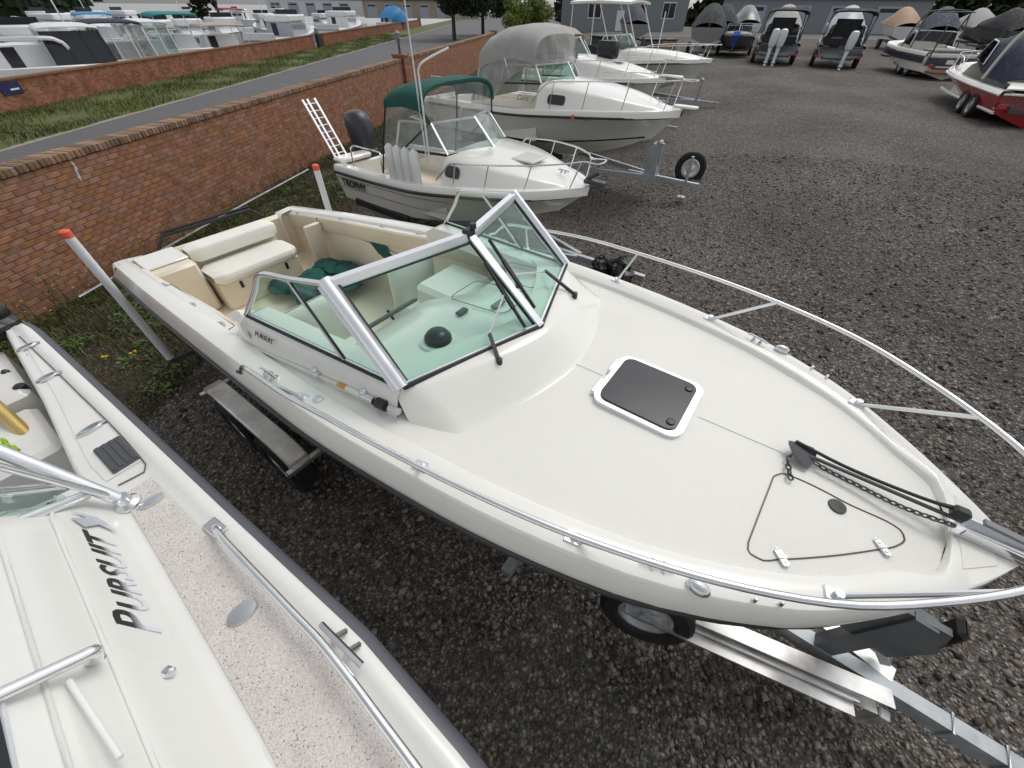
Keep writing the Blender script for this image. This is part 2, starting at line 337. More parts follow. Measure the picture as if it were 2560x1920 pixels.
    mx4 = n.nodes.new('ShaderNodeMix'); mx4.data_type = 'RGBA'; L(m5.outputs[0], mx4.inputs['Factor']); L(mr2.outputs['Result'], mx4.inputs['A']); mx4.inputs['B'].default_value = (0.085, 0.07, 0.042, 1)
    gm = n.nodes.new('ShaderNodeMapRange'); gm.inputs['From Min'].default_value = .55; gm.inputs['From Max'].default_value = .95; gm.inputs['To Min'].default_value = 1.42; gm.inputs['To Max'].default_value = .52; L(mh.outputs[0], gm.inputs['Value'])  # shade between stones put into the colour: gaps darker, middles lighter
    hg = n.nodes.new('ShaderNodeHueSaturation'); L(mx4.outputs['Result'], hg.inputs['Color']); L(gm.outputs[0], hg.inputs['Value']); L(hg.outputs[0], b.inputs['Base Color'])
    bp = n.nodes.new('ShaderNodeBump'); bp.inputs['Strength'].default_value = 1.0; bp.inputs['Distance'].default_value = 0.02; bp.invert = True; L(mh.outputs[0], bp.inputs['Height']); L(bp.outputs[0], b.inputs['Normal'])
    return m
gravel_material()
xs = np.concatenate([np.linspace(-12, 20, 65), np.linspace(24, 120, 15), np.linspace(200, 2500, 8)])
ys = np.concatenate([np.linspace(-60, -4, 8), np.linspace(-3, 60, 64), np.linspace(70, 200, 10), np.linspace(300, 2500, 8)])
mb = MB(); mb.grid([[(x, y, float(ground_z(x))) for x in xs] for y in ys]); struct(mb.build('gravel_yard', 'gravel', smooth=60))

# loose stones near the camera (nobody could count them)
def stones(name, n, dens, mtl, smin, smax):
    base = np.array([(1, 0, 0), (-1, 0, 0), (0, 1, 0), (0, -1, 0), (0, 0, 1), (0, 0, -1)], float)
    fc = np.array([(0, 2, 4), (2, 1, 4), (1, 3, 4), (3, 0, 4), (2, 0, 5), (1, 2, 5), (3, 1, 5), (0, 3, 5)])
    P = dens(n); n = len(P)
    sz = rng.uniform(smin, smax, n) * rng.choice([0.6, .8, 1, 1, 1.3, 1.7], n)
    sc = np.stack([rng.uniform(.7, 1.3, n), rng.uniform(.6, 1.1, n), rng.uniform(.45, .8, n)], 1) * sz[:, None]
    V = base[None] * (1 + rng.uniform(-.28, .28, (n, 6, 3))) * sc[:, None] + rng.uniform(-.25, .25, (n, 6, 3)) * sz[:, None, None]
    a = rng.uniform(0, 6.28, n); c, s = np.cos(a)[:, None], np.sin(a)[:, None]
    tl = rng.uniform(-.5, .5, n)[:, None]
    X = V[..., 0] * c - V[..., 1] * s; Y = V[..., 0] * s + V[..., 1] * c; Z = V[..., 2] + X * tl
    Z = Z + ground_z(P[:, 0])[:, None] + sc[:, 2:3] * 0.35
    W = np.stack([X + P[:, :1], Y + P[:, 1:2], Z], -1).reshape(-1, 3)
    F = (fc[None] + (np.arange(n) * 6)[:, None, None]).reshape(-1, 3)
    me = bpy.data.meshes.new(name); me.vertices.add(len(W)); me.vertices.foreach_set('co', W.ravel()); me.loops.add(F.size); me.loops.foreach_set('vertex_index', F.ravel())
    me.polygons.add(len(F)); me.polygons.foreach_set('loop_start', np.arange(0, F.size, 3)); me.polygons.foreach_set('loop_total', np.full(len(F), 3)); me.update(); me.validate()
    me.materials.append(mtl); o = bpy.data.objects.new(name, me); COL.objects.link(o); return struct(o, 'stuff')
mat('stone', (0.172, 0.148, 0.128), 0.75, var=0.2, vscale=60, rand=0.85, hue=0.025, spec=0.25)
def dens_near(n):
    r = 0.2 + 13 * rng.random(n) ** 0.75; a = rng.uniform(-0.9, 3.4, n)
    P = np.stack([0.4 + r * np.cos(a), 0.9 + r * np.sin(a)], 1)
    k = (P[:, 0] - WX(P[:, 1]) > 2.2 + 1.2 * np.sin(P[:, 1] * 2.1)) & (P[:, 1] > -1.4)
    return P[k]
stones('loose_gravel', 88000, dens_near, MATS['stone'], 0.010, 0.022)

# weeds along the wall --------------------------------------------------
def blades(name, P, hmin, hmax, w, mtl, lean=0.5, zf=lambda x: 0):
    n = len(P); h = rng.uniform(hmin, hmax, n); a = rng.uniform(0, 6.28, n); d = np.stack([np.cos(a), np.sin(a)], 1); pd = np.stack([-d[:, 1], d[:, 0]], 1)
    ln = rng.uniform(0.1, lean, n) * h; ww = w * rng.uniform(.6, 1.3, n); z0 = zf(P[:, 0])
    def pt(xy, z): return np.concatenate([xy, z[:, None]], 1)
    z0 = z0 + np.zeros(n)
    A = pt(P - pd * ww[:, None] / 2, z0); B = pt(P + pd * ww[:, None] / 2, z0)
    mid = P + d * (ln * 0.35)[:, None]; C_ = pt(mid + pd * ww[:, None] * .4, z0 + h * .6); D = pt(mid - pd * ww[:, None] * .4, z0 + h * .6)
    T = pt(P + d * ln[:, None], z0 + h * rng.uniform(.75, 1, n))
    W = np.stack([A, B, C_, D, T], 1).reshape(-1, 3); i = np.arange(n) * 5
    F = np.stack([i, i + 1, i + 2, i, i + 2, i + 3, i + 3, i + 2, i + 4], 1).reshape(-1, 3)
    me = bpy.data.meshes.new(name); me.from_pydata(W.tolist(), [], F.tolist()); me.update(); me.materials.append(mtl)
    o = bpy.data.objects.new(name, me); COL.objects.link(o); return struct(o, 'stuff')
mat('weed', (0.115, 0.118, 0.036), 0.7, var=0.2, vscale=2, rand=0.5, hue=0.05, spec=0.2)
mat('dry_grass', (0.24, 0.20, 0.11), 0.8, var=0.2, vscale=2, rand=0.4, hue=0.02, spec=0.2)
mat('leaf_green', (0.06, 0.115, 0.02), 0.55, var=0.2, vscale=3, rand=0.4, hue=0.03)
mat('flower', (0.75, 0.45, 0.02), 0.6, var=0.1)
def weed_pts(n, wmax=3.3, y0=1.5, y1=26):
    y = y0 + (y1 - y0) * rng.random(n) ** 1.5; s = rng.random(n) ** 1.15 * wmax * (1 - 0.35 * (y - y0) / (y1 - y0))
    x = WX(y) + 0.03 + s
    k = (np.sin(x * 2.3 + 1.7 * np.sin(y * 1.3)) + np.sin(y * 2.9 + x) + rng.normal(0, .8, n)) > -0.6 - 1.2 * (s < 0.5)
    return np.stack([x, y], 1)[k]
blades('weed_grass', weed_pts(64000), 0.03, 0.16, 0.012, MATS['weed'])
blades('dry_weed_stalks', weed_pts(24000), 0.03, 0.14, 0.007, MATS['dry_grass'], 0.9)
def leafy(name, centres, per, rad, hgt, ls, mtl):
    mb = MB()
    for cx, cy in centres:
        rr = rad * random.uniform(.6, 1.3)
        for _ in range(per):
            a = random.uniform(0, 6.28); r = rr * math.sqrt(random.random()); z = random.uniform(0.02, hgt) * (1 - 0.5 * r / rr)
            x, y = cx + r * math.cos(a), cy + r * math.sin(a); b = random.uniform(0, 6.28); l = ls * random.uniform(.6, 1.4); w = l * .4; t = random.uniform(-.4, .6)
            dx, dy = math.cos(b), math.sin(b)
            mb.add([(x, y, z), (x + dx * l * .5 - dy * w, y + dy * l * .5 + dx * w, z + t * l * .4), (x + dx * l, y + dy * l, z + t * l * .5), (x + dx * l * .5 + dy * w, y + dy * l * .5 - dx * w, z + t * l * .4)], [(0, 1, 2, 3)])
    return struct(mb.build(name, mtl), 'stuff')
cs = []
for u, v, k in ((150, 720, 16), (190, 700, 8), (100, 760, 8), (360, 800, 9), (330, 830, 5), (420, 640, 7), (410, 655, 5), (300, 735, 4), (560, 1000, 0), (700, 480, 5), (820, 440, 5)):
    p = at(u, v, 0.05)
    for _ in range(k): cs.append((p[0] + random.gauss(0, .28), p[1] + random.gauss(0, .28)))
for q in weed_pts(420): cs.append((float(q[0]), float(q[1])))
leafy('broadleaf_weeds', cs, 34, 0.16, 0.14, 0.05, MATS['leaf_green'])
# taller flowering weeds against the wall
mb = MB(); fl = MB()
for _ in range(150):
    y = 4.4 + 9 * random.random() ** 1.3; x = WX(y) + 0.06 + 0.35 * random.random(); h = random.uniform(.2, .75) * (0.6 + 0.4 * random.random()); dx, dy = random.gauss(0, .1), random.gauss(0, .1)
    mb.tube([(x, y, 0), (x + dx * .5, y + dy * .5, h * .6), (x + dx, y + dy, h)], 0.004, 3, caps=False)
    for k in range(7):
        t = random.uniform(.1, 1); a = random.uniform(0, 6.28); l = 0.07; q = (x + dx * t, y + dy * t, h * t); w = .012
        mb.add([q, (q[0] + l * .5 * math.cos(a) - w * math.sin(a), q[1] + l * .5 * math.sin(a) + w * math.cos(a), q[2] + .02), (q[0] + l * math.cos(a), q[1] + l * math.sin(a), q[2] + .01), (q[0] + l * .5 * math.cos(a) + w * math.sin(a), q[1] + l * .5 * math.sin(a) - w * math.cos(a), q[2] + .02)], [(0, 1, 2, 3)])
    if random.random() < .4: fl.blob((x + dx, y + dy, h), (.014, .014, .009), 5, 3)
for u, v in ((265, 893), (5, 752), (14, 770), (200, 712), (330, 880), (240, 640)):
    p = at(u, v, .12)
    for _ in range(2): fl.blob((p[0] + random.gauss(0, .03), p[1] + random.gauss(0, .03), .12), (.022, .022, .012), 6, 3)
struct(mb.build('tall_weeds', MATS['weed']), 'stuff'); struct(fl.build('yellow_weed_flowers', MATS['flower']), 'stuff')

# ================================================================== near brick wall
mat('brick', (0.335, 0.152, 0.082), 0.85, var=0.25, vscale=5, bump=0.3, bscale=70, rand=0.17, hue=0.006, spec=0.2, dirt=(0.36, 0.25, 0.17), dscale=1.1, damt=0.45)
mat('cap_brick', (0.26, 0.16, 0.10), 0.85, var=0.2, vscale=10, bump=0.3, bscale=70, rand=0.4, hue=0.01, spec=0.2, dirt=(0.38, 0.29, 0.2), dscale=3, damt=0.5)
mat('mortar', (0.25, 0.135, 0.085), 0.95, var=0.2, vscale=8, bump=0.3, bscale=60, spec=0.1)
def wall_frame(): return Frame(-8.05, 0.0, math.degrees(math.atan2(1, .13)))
WF = wall_frame(); Wn = math.hypot(1, .13)
wall = thing('brick_wall', 'long red brown brick wall with rowlock coping right behind the parked boats', 'wall', WF)
W0, W1, WH = 2.5 * Wn, 47 * Wn, 1.76
mb = MB(); mb.box(((W0 + W1) / 2, .16, WH / 2 - .1), (W1 - W0, .3, WH + .2)); mb.build('mortar_core', 'mortar', wall)
CW, CH, J = 0.212, WH / 23, 0.011
allb = []
for c in range(23):
    off = (c % 2) * CW / 2 + (0.01 * math.sin(c * 3.1)); x = W0 + off
    while x < W1 - CW:
        allb.append((x + (CW - J) / 2, c * CH + CH / 2)); x += CW
def bdist(b): p = WF.out((b[0], 0, b[1])); return math.dist(p, (0, 0, CAM_H)) + (100 if b[0] < 4.9 or b[1] < .2 else 0)
allb.sort(key=bdist)
proto = MB().box((0, 0, 0), (CW - J, .06, CH - J), bev=.005).build('brick', 'brick', wall); bm_ = proto.data
for i, (x, z) in enumerate(allb[:300]):
    o = proto if i == 0 else bpy.data.objects.new('brick', bm_)
    if i: COL.objects.link(o); o.parent = wall
    o.location = (x, .035 + random.uniform(-.004, .004), z); o.rotation_euler = (random.uniform(-.02, .02), random.uniform(-.008, .008), random.uniform(-.01, .01))
mb = MB()
for x, z in allb[300:]: mb.box((x, .035 + random.uniform(-.004, .004), z), (CW - J, .06, CH - J))
struct(mb.build('brickwork', 'brick', wall), 'stuff')
# coping: an overhanging brick-on-edge course
n = int((W1 - W0) / .082); caps = [W0 + (i + .5) * .082 for i in range(n)]
caps.sort(key=lambda x: abs(x - 5.4) + (50 if x < 4.9 else 0))
pc = MB().box((0, 0, 0), (.072, .37, .105), bev=.008).build('coping_brick', 'cap_brick', wall)
for i, x in enumerate(caps[:150]):
    o = pc if i == 0 else bpy.data.objects.new('coping_brick', pc.data)
    if i: COL.objects.link(o); o.parent = wall
    o.location = (x, .16 + random.uniform(-.006, .006), WH + .062 + random.uniform(-.004, .004)); o.rotation_euler = (0, 0, random.uniform(-.02, .02))
mb = MB()
for x in caps[150:]: mb.box((x, .16 + random.uniform(-.006, .006), WH + .062), (.072, .37, .105))
struct(mb.build('coping_brickwork', 'cap_brick', wall), 'stuff')
mb = MB(); mb.box(((W0 + W1) / 2, .16, WH + .06), (W1 - W0, .34, .085)); mb.build('coping_bed', 'mortar', wall)
for i, yy in enumerate((22.6, 46.8)):
    mb = MB(); x = yy * Wn
    for c in range(26):
        for k in range(3): mb.box((x - .22 + k * .215 + (c % 2) * .02, .12, c * .0765 + .04), (.2, .52, .066))
    mb.box((x, .12, 1.98), (.62, .6, .07)); mb.build('pilaster', 'brick', wall)
mat('stain', (0.6, 0.6, 0.58), 0.9, var=0.1)
mb = MB(); q0 = (6.92, -.008, 1.70)
for k in range(5): mb.blob((q0[0] - .012 * k + random.uniform(-.01, .01), .002, q0[2] - .05 * k), (.02, .008, .045), 6, 4, .25)
mb.build('white_streak', 'stain', wall)

# pipe along the wall foot
a, b = at(196, 743, .22), at(770, 424, .22)
mb = MB(); mb.tube([a, tuple((np.array(a) + np.array(b)) / 2 + np.array([0, 0, .02])), b], .024, 8)
tag(mb.build('steel_pipe', 'steel_tube'), 'thin bright metal pipe lying along the weedy foot of the brick wall', 'pipe')
# ================================================================== path, lawn, far wall, water
mat('asphalt', (0.105, 0.105, 0.108), 0.8, var=0.12, vscale=1.2, bump=0.3, bscale=120, dirt=(0.16, 0.15, 0.14), dscale=.5, damt=.5)
mat('path_edge', (0.30, 0.26, 0.21), 0.9, var=0.2, vscale=6)
mat('lawn', (0.085, 0.10, 0.022), 0.9, var=0.3, vscale=3, bump=0.6, bscale=30, dirt=(0.20, 0.165, 0.07), dscale=.7, damt=.75)
mat('lawn_blade', (0.115, 0.145, 0.03), 0.7, var=0.45, vscale=.35, rand=0.4, hue=0.04, spec=.2)
yy = np.linspace(-20, 260, 60)
mb = MB(); mb.grid([[(WX(min(y, 52)) - .4, y, .004), (-17.1 + .05 * math.sin(y * .7), y, .004)] for y in yy]); struct(mb.build('asphalt_path', 'asphalt'))
mb = MB(); mb.grid([[(-16.95, y, .008), (-17.2 - .08 * math.sin(y * 1.7), y, .008)] for y in np.linspace(-20, 260, 300)]); struct(mb.build('path_edging', 'path_edge'))
mb = MB(); mb.grid([[(-17.12, y, .004), (-19.5, y, .06), (-21.7, y, .12)] for y in yy]); struct(mb.build('lawn', 'lawn', smooth=60))
mb = MB(); mb.grid([[(-22.2, y, -.05), (-11.9, y, -.05)] for y in yy]); struct(mb.build('ground', 'mortar'))
n = 38000; y = 8 + 75 * rng.random(n) ** 1.6; x = -17.2 - 4.4 * rng.random(n)
kk = (np.sin(x * 1.9 + y * .5) + np.sin(y * 1.1 - x * .8) + rng.normal(0, .7, n)) > -.7; x, y = x[kk], y[kk]
blades('lawn_grass', np.stack([x, y], 1), .04, .2, .03, MATS['lawn_blade'], .7, lambda x: (-17.1 - x) * .027)
def brick_tex(name):
    m = bpy.data.materials.new(name); m.use_nodes = True; MATS[name] = m; n = m.node_tree; L = n.links.new; b = n.nodes['Principled BSDF']; b.inputs['Roughness'].default_value = .9; b.inputs['Specular IOR Level'].default_value = .2
    tc = n.nodes.new('ShaderNodeTexCoord'); mp = n.nodes.new('ShaderNodeMapping'); mp.inputs['Rotation'].default_value = (R(90), 0, R(90)); 
    sx = n.nodes.new('ShaderNodeSeparateXYZ'); L(tc.outputs['Object'], sx.inputs[0]); cx = n.nodes.new('ShaderNodeCombineXYZ'); L(sx.outputs[1], cx.inputs[0]); L(sx.outputs[2], cx.inputs[1])
    t = n.nodes.new('ShaderNodeTexBrick'); t.inputs['Scale'].default_value = 1; t.inputs['Brick Width'].default_value = .21; t.inputs['Row Height'].default_value = .075; t.inputs['Mortar Size'].default_value = .006
    t.inputs['Color1'].default_value = (.33, .135, .075, 1); t.inputs['Color2'].default_value = (.17, .07, .045, 1); t.inputs['Mortar'].default_value = (.26, .16, .11, 1); L(cx.outputs[0], t.inputs['Vector'])
    nz = n.nodes.new('ShaderNodeTexNoise'); nz.inputs['Scale'].default_value = 1.5; nz.inputs['Detail'].default_value = 8; nz.inputs['Roughness'].default_value = .75; L(tc.outputs['Object'], nz.inputs['Vector'])
    mr = n.nodes.new('ShaderNodeMapRange'); mr.inputs['From Min'].default_value = .3; mr.inputs['From Max'].default_value = .7; mr.inputs['To Min'].default_value = .6; mr.inputs['To Max'].default_value = 1.5; L(nz.outputs['Fac'], mr.inputs['Value'])
    hv = n.nodes.new('ShaderNodeHueSaturation'); L(t.outputs['Color'], hv.inputs['Color']); L(mr.outputs[0], hv.inputs['Value']); L(hv.outputs[0], b.inputs['Base Color'])
    bp = n.nodes.new('ShaderNodeBump'); bp.inputs['Strength'].default_value = .5; bp.inputs['Distance'].default_value = .006; bp.invert = True; L(t.outputs['Fac'], bp.inputs['Height']); L(bp.outputs[0], b.inputs['Normal']); return m
brick_tex('far_brick')
fw = thing('brick_wall', 'low brick wall beyond the lawn in front of the marina', 'wall')
FWX = -21.8
mb = MB(); mb.box((FWX - .15, 24, .5), (.3, 62, 1.24)); mb.build('wall_face', 'far_brick', fw)
mb = MB(); mb.box((FWX - .15, 88, .5), (.3, 60, 1.24)); mb.build('wall_face', 'far_brick', fw)
mb = MB(); mb.box((FWX - .15, 24, 1.15), (.4, 62, .07)); mb.box((FWX - .15, 88, 1.15), (.4, 60, .07)); mb.build('coping', 'mortar', fw)
mb = MB(); mb.box((FWX - .1, 118, .7), (.6, .6, 1.5)); mb.build('pilaster', 'far_brick', fw)
mb = MB(); mb.box((FWX + .02, 20.5, .85), (.03, .95, .42)); sg = thing('wall_sign', 'small dark blue sign fixed to the low brick wall at the left edge', 'sign')
mat('sign_blue', (.015, .025, .09), .4); mb.build('panel', 'sign_blue', sg)
mb = MB(); mb.box((FWX + .038, 20.65, .81), (.004, .4, .06)); mb.build('pale_bar', 'white_paint', sg)
# water of the marina and the shore
mat('water', (.10, .13, .145), .12, var=.2, vscale=.3, bump=.25, bscale=3)
mb = MB(); mb.grid([[(-900, y, -1.6), (-22.6, y, -1.6)] for y in (-100, 30, 120, 400, 1500)]); struct(mb.build('water', 'water'))
mb = MB(); mb.grid([[(-22.6, y, -1.7), (-22.15, y, .02)] for y in (-100, 400)]); struct(mb.build('quay', 'mid_grey'))
# ================================================================== boat building blocks
def hull_pts(L, bg, zg, n=36, drop=.12, out=.06, ch=None, keel=None, stem=(.06, .45, 1.0), tip=1.0):
    """levels of a planing hull from keel to gunwale; bg and zg are functions of u = 0..1.
    ch = (half beam factor, height at stern, height at bow), keel = (height at stern, height at bow)"""
    u = np.linspace(0, 1, n) ** 0.85; u = u / u[-1]; b = bg(u); z = zg(u)
    rub = [(x * (L - stem[0]), bb + out * (1 - x ** 8), zz - drop) for x, bb, zz in zip(u, b, z)]
    fl = ch[0] * (1 - u ** 3.2); zc = ch[1] + (ch[2] - ch[1]) * u ** 2.6
    chn = [(x * (L - stem[1]), bb * f, c) for x, bb, f, c in zip(u, np.minimum(b * 1.0 + 0 * u, b.max()), fl, zc)]
    zk = keel[0] + (keel[1] - keel[0]) * u ** 4.0
    kl = [(x * (L - stem[2]), 0.0, k) for x, k in zip(u, zk)]
    return u, rub, chn, kl
def lerp(p, q, t): return tuple(a + (b - a) * t for a, b in zip(p, q))
def hull_mesh(rub, chn, kl, bow_flare=.12):
    mb = MB()
    for sgn in (1, -1):
        rows = []
        n = len(rub)
        for i in range(n):
            r, c, k = rub[i], chn[i], kl[i]; u = i / (n - 1)
            m1 = lerp(c, r, .4); m1 = (m1[0], m1[1] - bow_flare * u * u * (1 - u ** 6), m1[2]); m2 = lerp(c, r, .75); m2 = (m2[0], m2[1] - .6 * bow_flare * u * u * (1 - u ** 6), m2[2])
            st = lerp(k, c, .55); cf = (c[0], c[1] - .05 * (1 - u), c[2] - .012)
            row = [k, st, cf, c, m1, m2, r]
            rows.append([(p[0], sgn * max(p[1], 0), p[2]) for p in row])
        mb.grid(rows if sgn > 0 else [rw[::-1] for rw in rows])
    # transom
    r, c, k = rub[0], chn[0], kl[0]
    mb.add([(0, r[1], r[2]), (0, c[1], c[2]), (0, 0, k[2]), (0, -c[1], c[2]), (0, -r[1], r[2])], [(0, 1, 2, 3, 4)])
    return mb
def strip_both(fn, us):
    "fn(u, sign) -> list of points; builds the two mirrored lofts"
    mb = MB()
    for sg in (1, -1):
        rows = [fn(u, sg) for u in us]; mb.grid(rows if sg > 0 else [r[::-1] for r in rows])
    return mb
def arc3(a, b, c, n=10):
    a, b, c = map(np.array, (a, b, c)); return [tuple(a * (1 - t) ** 2 + 2 * b * t * (1 - t) + c * t * t) for t in np.linspace(0, 1, n)]
def spl(pts, n=40):
    pts = np.array(pts, float); d = np.concatenate([[0], np.cumsum(np.linalg.norm(np.diff(pts, axis=0), axis=1))]); q = np.linspace(0, d[-1], n)
    return [tuple(p) for p in np.stack([pchip(d, pts[:, k], q) for k in range(3)], 1)]
def cleat(parent, p, heading, size=.2, m='chrome', name='cleat'):
    c, s = math.cos(heading), math.sin(heading); mb = MB()
    mb.tube([(p[0] - c * size / 2, p[1] - s * size / 2, p[2] + size * .22), (p[0] - c * size * .3, p[1] - s * size * .3, p[2] + size * .26), (p[0] + c * size * .3, p[1] + s * size * .3, p[2] + size * .26), (p[0] + c * size / 2, p[1] + s * size / 2, p[2] + size * .22)], size * .05, 6)
    for k in (-.17, .17):
        x, y = p[0] + c * size * k, p[1] + s * size * k
        mb.tube([(x - s * size * .16, y + c * size * .16, p[2] + .004), (x, y, p[2] + size * .22)], size * .05, 6); mb.tube([(x + s * size * .16, y - c * size * .16, p[2] + .004), (x, y, p[2] + size * .22)], size * .05, 6)
    return mb.build(name, m, parent, smooth=40)
def wheel(parent, c, r, w, axis=(0, 1, 0), rimmat='galv', name='wheel'):
    ax = Vector(axis).normalized(); q = Vector((0, 0, 1)).rotation_difference(ax); M = Matrix.Translation(c) @ q.to_matrix().to_4x4()
    mb = MB(); h = w / 2; prof = [(r * .58, -h * .8), (r * .66, -h), (r * .9, -h), (r * .985, -h * .75), (r, -h * .3), (r, h * .3), (r * .985, h * .75), (r * .9, h), (r * .66, h), (r * .58, h * .8)]
    rows = [[tuple(M @ Vector((a * math.cos(k * math.pi / 14), a * math.sin(k * math.pi / 14), z))) for k in range(28)] for a, z in prof]; mb.grid(rows, True)
    t = mb.build(name, 'tyre', parent, smooth=35)
    mb = MB(); mb.lathe([(r * .6, -h * .78), (r * .6, h * .78), (r * .52, h * .8), (r * .46, h * .45), (r * .34, h * .4), (r * .26, h * .62), (r * .14, h * .66), (r * .13, h * .9), (.002, h * .92)], seg=20, M=M)
    mb.lathe([(r * .5, -h * .5), (r * .3, -h * .55), (.002, -h * .6)], seg=16, M=M); mb.build('rim', rimmat, t, smooth=30)
    for k in range(5):
        a = 2 * math.pi * k / 5; nb = MB(); nb.lathe([(r * .03, h * .55), (r * .03, h * .74), (.001, h * .76)], seg=6, M=M @ Matrix.Translation((r * .2 * math.cos(a), r * .2 * math.sin(a), 0))); nb.build('wheel_nut', 'chrome', t)
    return t

# ================================================================== the cream boat in the middle
FM = Frame(-3.757, 4.740, -35.46); ML = 7.1
_un = [0, .2, .4, .55, .7, .82, .9, .95, .985, 1.0]
mbg = lambda u: pchip(_un, [1.08, 1.155, 1.2, 1.215, 1.14, .985, .745, .46, .19, .035], u)
mzg = lambda u: pchip(_un, [1.555, 1.74, 1.9, 1.98, 2.02, 2.04, 2.055, 2.06, 2.06, 2.06], u)
BG = lambda s: float(mbg(s / ML)); ZG = lambda s: float(mzg(s / ML))
boat = thing('motor_boat', 'cream cuddy boat with green tinted windshield on a trailer, largest boat in the middle', 'boat', FM)
u, rub, chn, kl = hull_pts(ML, mbg, mzg, 44, .14, .055, (.86, .86, 1.62), (.5, 1.25), (.03, .42, .95))
hull_mesh(rub, chn, kl).build('hull', 'gelcoat_side', boat, smooth=40)
for off, r, nm, m in ((0, .0125, 'rub_rail', 'rub_rail'), (-.045, .007, 'pinstripe', 'rub_rail')):
    mb = MB(); P = [(p[0] + .0, p[1] + .012 + off * .25, p[2] + off) for p in rub]; Q = [(p[0], -p[1], p[2]) for p in P]
    mb.tube(P + Q[::-1][1:], r, 6); mb.build(nm, m, boat, smooth=60)
def TI(s):
    "half width of the recessed foredeck inside the toe; it rounds off short of the stem"
    if s < 6.25: return BG(s) - .165
    return (BG(6.25) - .165) * math.sqrt(max(0, 1 - ((s - 6.25) / .64) ** 2)) if BG(s) > .16 else 0.0
def gun(u, sg):
    b, z = float(mbg(u)), float(mzg(u)); x = u * ML; k = min(1, b / .5); ti = max(min(TI(x), b - .165 * k), 0) if x < 6.9 else 0.0; dz = .035 if ti > 0 else 0
    pr = [(b + .055 * (1 - u ** 8), z - .135), (b + .03 * k, z - .07), (b + .006 * k, z - .016), (b - .004 * k, z - .005), (b - .025 * k, z), ((b + ti) / 2, z + .003), (ti + .035 * min(1, ti * 8), z), (ti + .015 * min(1, ti * 8), z - dz * .25), (ti, z - dz)]
    return [(x, sg * max(y, 0), zz) for y, zz in pr]
us = np.concatenate([np.linspace(0, .87, 40), np.linspace(.875, 1, 40)])
strip_both(gun, us).build('gunwale', 'gelcoat', boat, smooth=32)
# foredeck ----------------------------------------------------------
def fdz(s, y):
    b = max(TI(s), .02); return ZG(s) - .035 + .035 * (1 - min(1, (y / b) ** 2)) * min(1, b / .4) * min(1, max(0, (6.95 - s) / .5))
mb = MB(); rows = []
for s in np.concatenate([np.linspace(4.4, 6.2, 22), np.linspace(6.25, 6.885, 26)]):
    b = max(TI(s), .004); rows.append([(s, b * t, fdz(s, b * t)) for t in np.linspace(1, -1, 17)])
rows.append([(6.89, .2 * t, ZG(6.9) - .036) for t in np.linspace(1, -1, 17)]); rows.append([(6.90, .2 * t, ZG(6.9) - .008) for t in np.linspace(1, -1, 17)]); rows.append([(6.91, .195 * t, ZG(6.9) + .005) for t in np.linspace(1, -1, 17)]); rows.append([(7.02, .1 * t, ZG(6.9) + .0055) for t in np.linspace(1, -1, 17)])
mb.grid(rows); mb.build('foredeck', 'deck_nonskid', boat, smooth=50)
for x0_, x1_ in ((5.1, 5.28), (5.84, 6.26)): mb = MB(); mb.tube([(x, 0, fdz(x, 0) + .0005) for x in np.linspace(x0_, x1_, 6)], .0045, 5); mb.build('deck_seam', 'gelcoat', boat)
# side decks and aft coaming tops -----------------------------------
TB = lambda s: float(np.interp(s, [0, 2.35, 2.9, 3.0, 3.45, 4.0, 4.75, 4.95], [.95, .955, 1.0, 1.055, 1.03, .97, .905, .86]))
def sd(s, sg):
    b = BG(s) - .16; z = ZG(s) - .033; t = min(TB(s), b - .02)
    return [(s, sg * b, z), (s, sg * (b * .5 + t * .5), z + .002), (s, sg * t, z + .002)]
strip_both(sd, np.linspace(.02, 5.0, 40)).build('side_deck', 'gelcoat', boat, smooth=45)
# trunk: the raised moulding that carries the windshield ---------------
TT = lambda s: float(np.interp(s, [2.95, 3.15, 3.85, 4.4, 4.56], [1.0, .985, .925, .88, .86])); TZ = lambda s: float(np.interp(s, [2.95, 3.1, 4.5], [2.02, 2.1, 2.15]))
def trunk(s, sg):
    t0 = TB(s); t1 = TT(s); z0 = ZG(s) - .04; z1 = TZ(s)
    return [(s, sg * (t0 + .012), z0 + .0), (s, sg * t0, z0 + .025), (s, sg * lerp((t0,), (t1 + .01,), .7)[0], z0 + (z1 - z0) * .75), (s, sg * (t1 + .008), z1 - .03), (s, sg * (t1 - .012), z1 - .006), (s, sg * (t1 - .04), z1), (s, sg * (t1 - .16), z1 - .006), (s, sg * (t1 - .17), z1 - .12)]
mb = strip_both(trunk, np.linspace(2.96, 4.5, 26))
# rounded front: sweeps from one side round the brow to the other
rows = []
for i, t in enumerate(np.linspace(-1, 1, 41)):
    y = .875 * t; yb = .915 * t
    bx = 5.1 - .30 * abs(t) ** 1.7; tx = 4.86 - .36 * abs(t) ** 1.5
    if abs(t) > .9: k = (abs(t) - .9) / .1; bx -= .22 * k ** 1.5; tx -= .06 * k
    ztop = 2.19 - .045 * t * t; zb = fdz(bx, yb) + .002
    def pp(f): return (bx + (tx - bx) * f, -(yb + (y - yb) * f))
    rows.append([(*pp(-.06), zb - .004), (*pp(0), zb), (*pp(.12), zb + (ztop - zb) * .09), (*pp(.5), zb + (ztop - zb) * .5), (*pp(.88), zb + (ztop - zb) * .92), (*pp(.97), ztop - .002), (tx - .05, -y * .985, ztop + .001), (tx - .22, -y * .9, ztop - .006)])
mb.grid(rows); mb.build('cabin_trunk', 'gelcoat', boat, smooth=55)
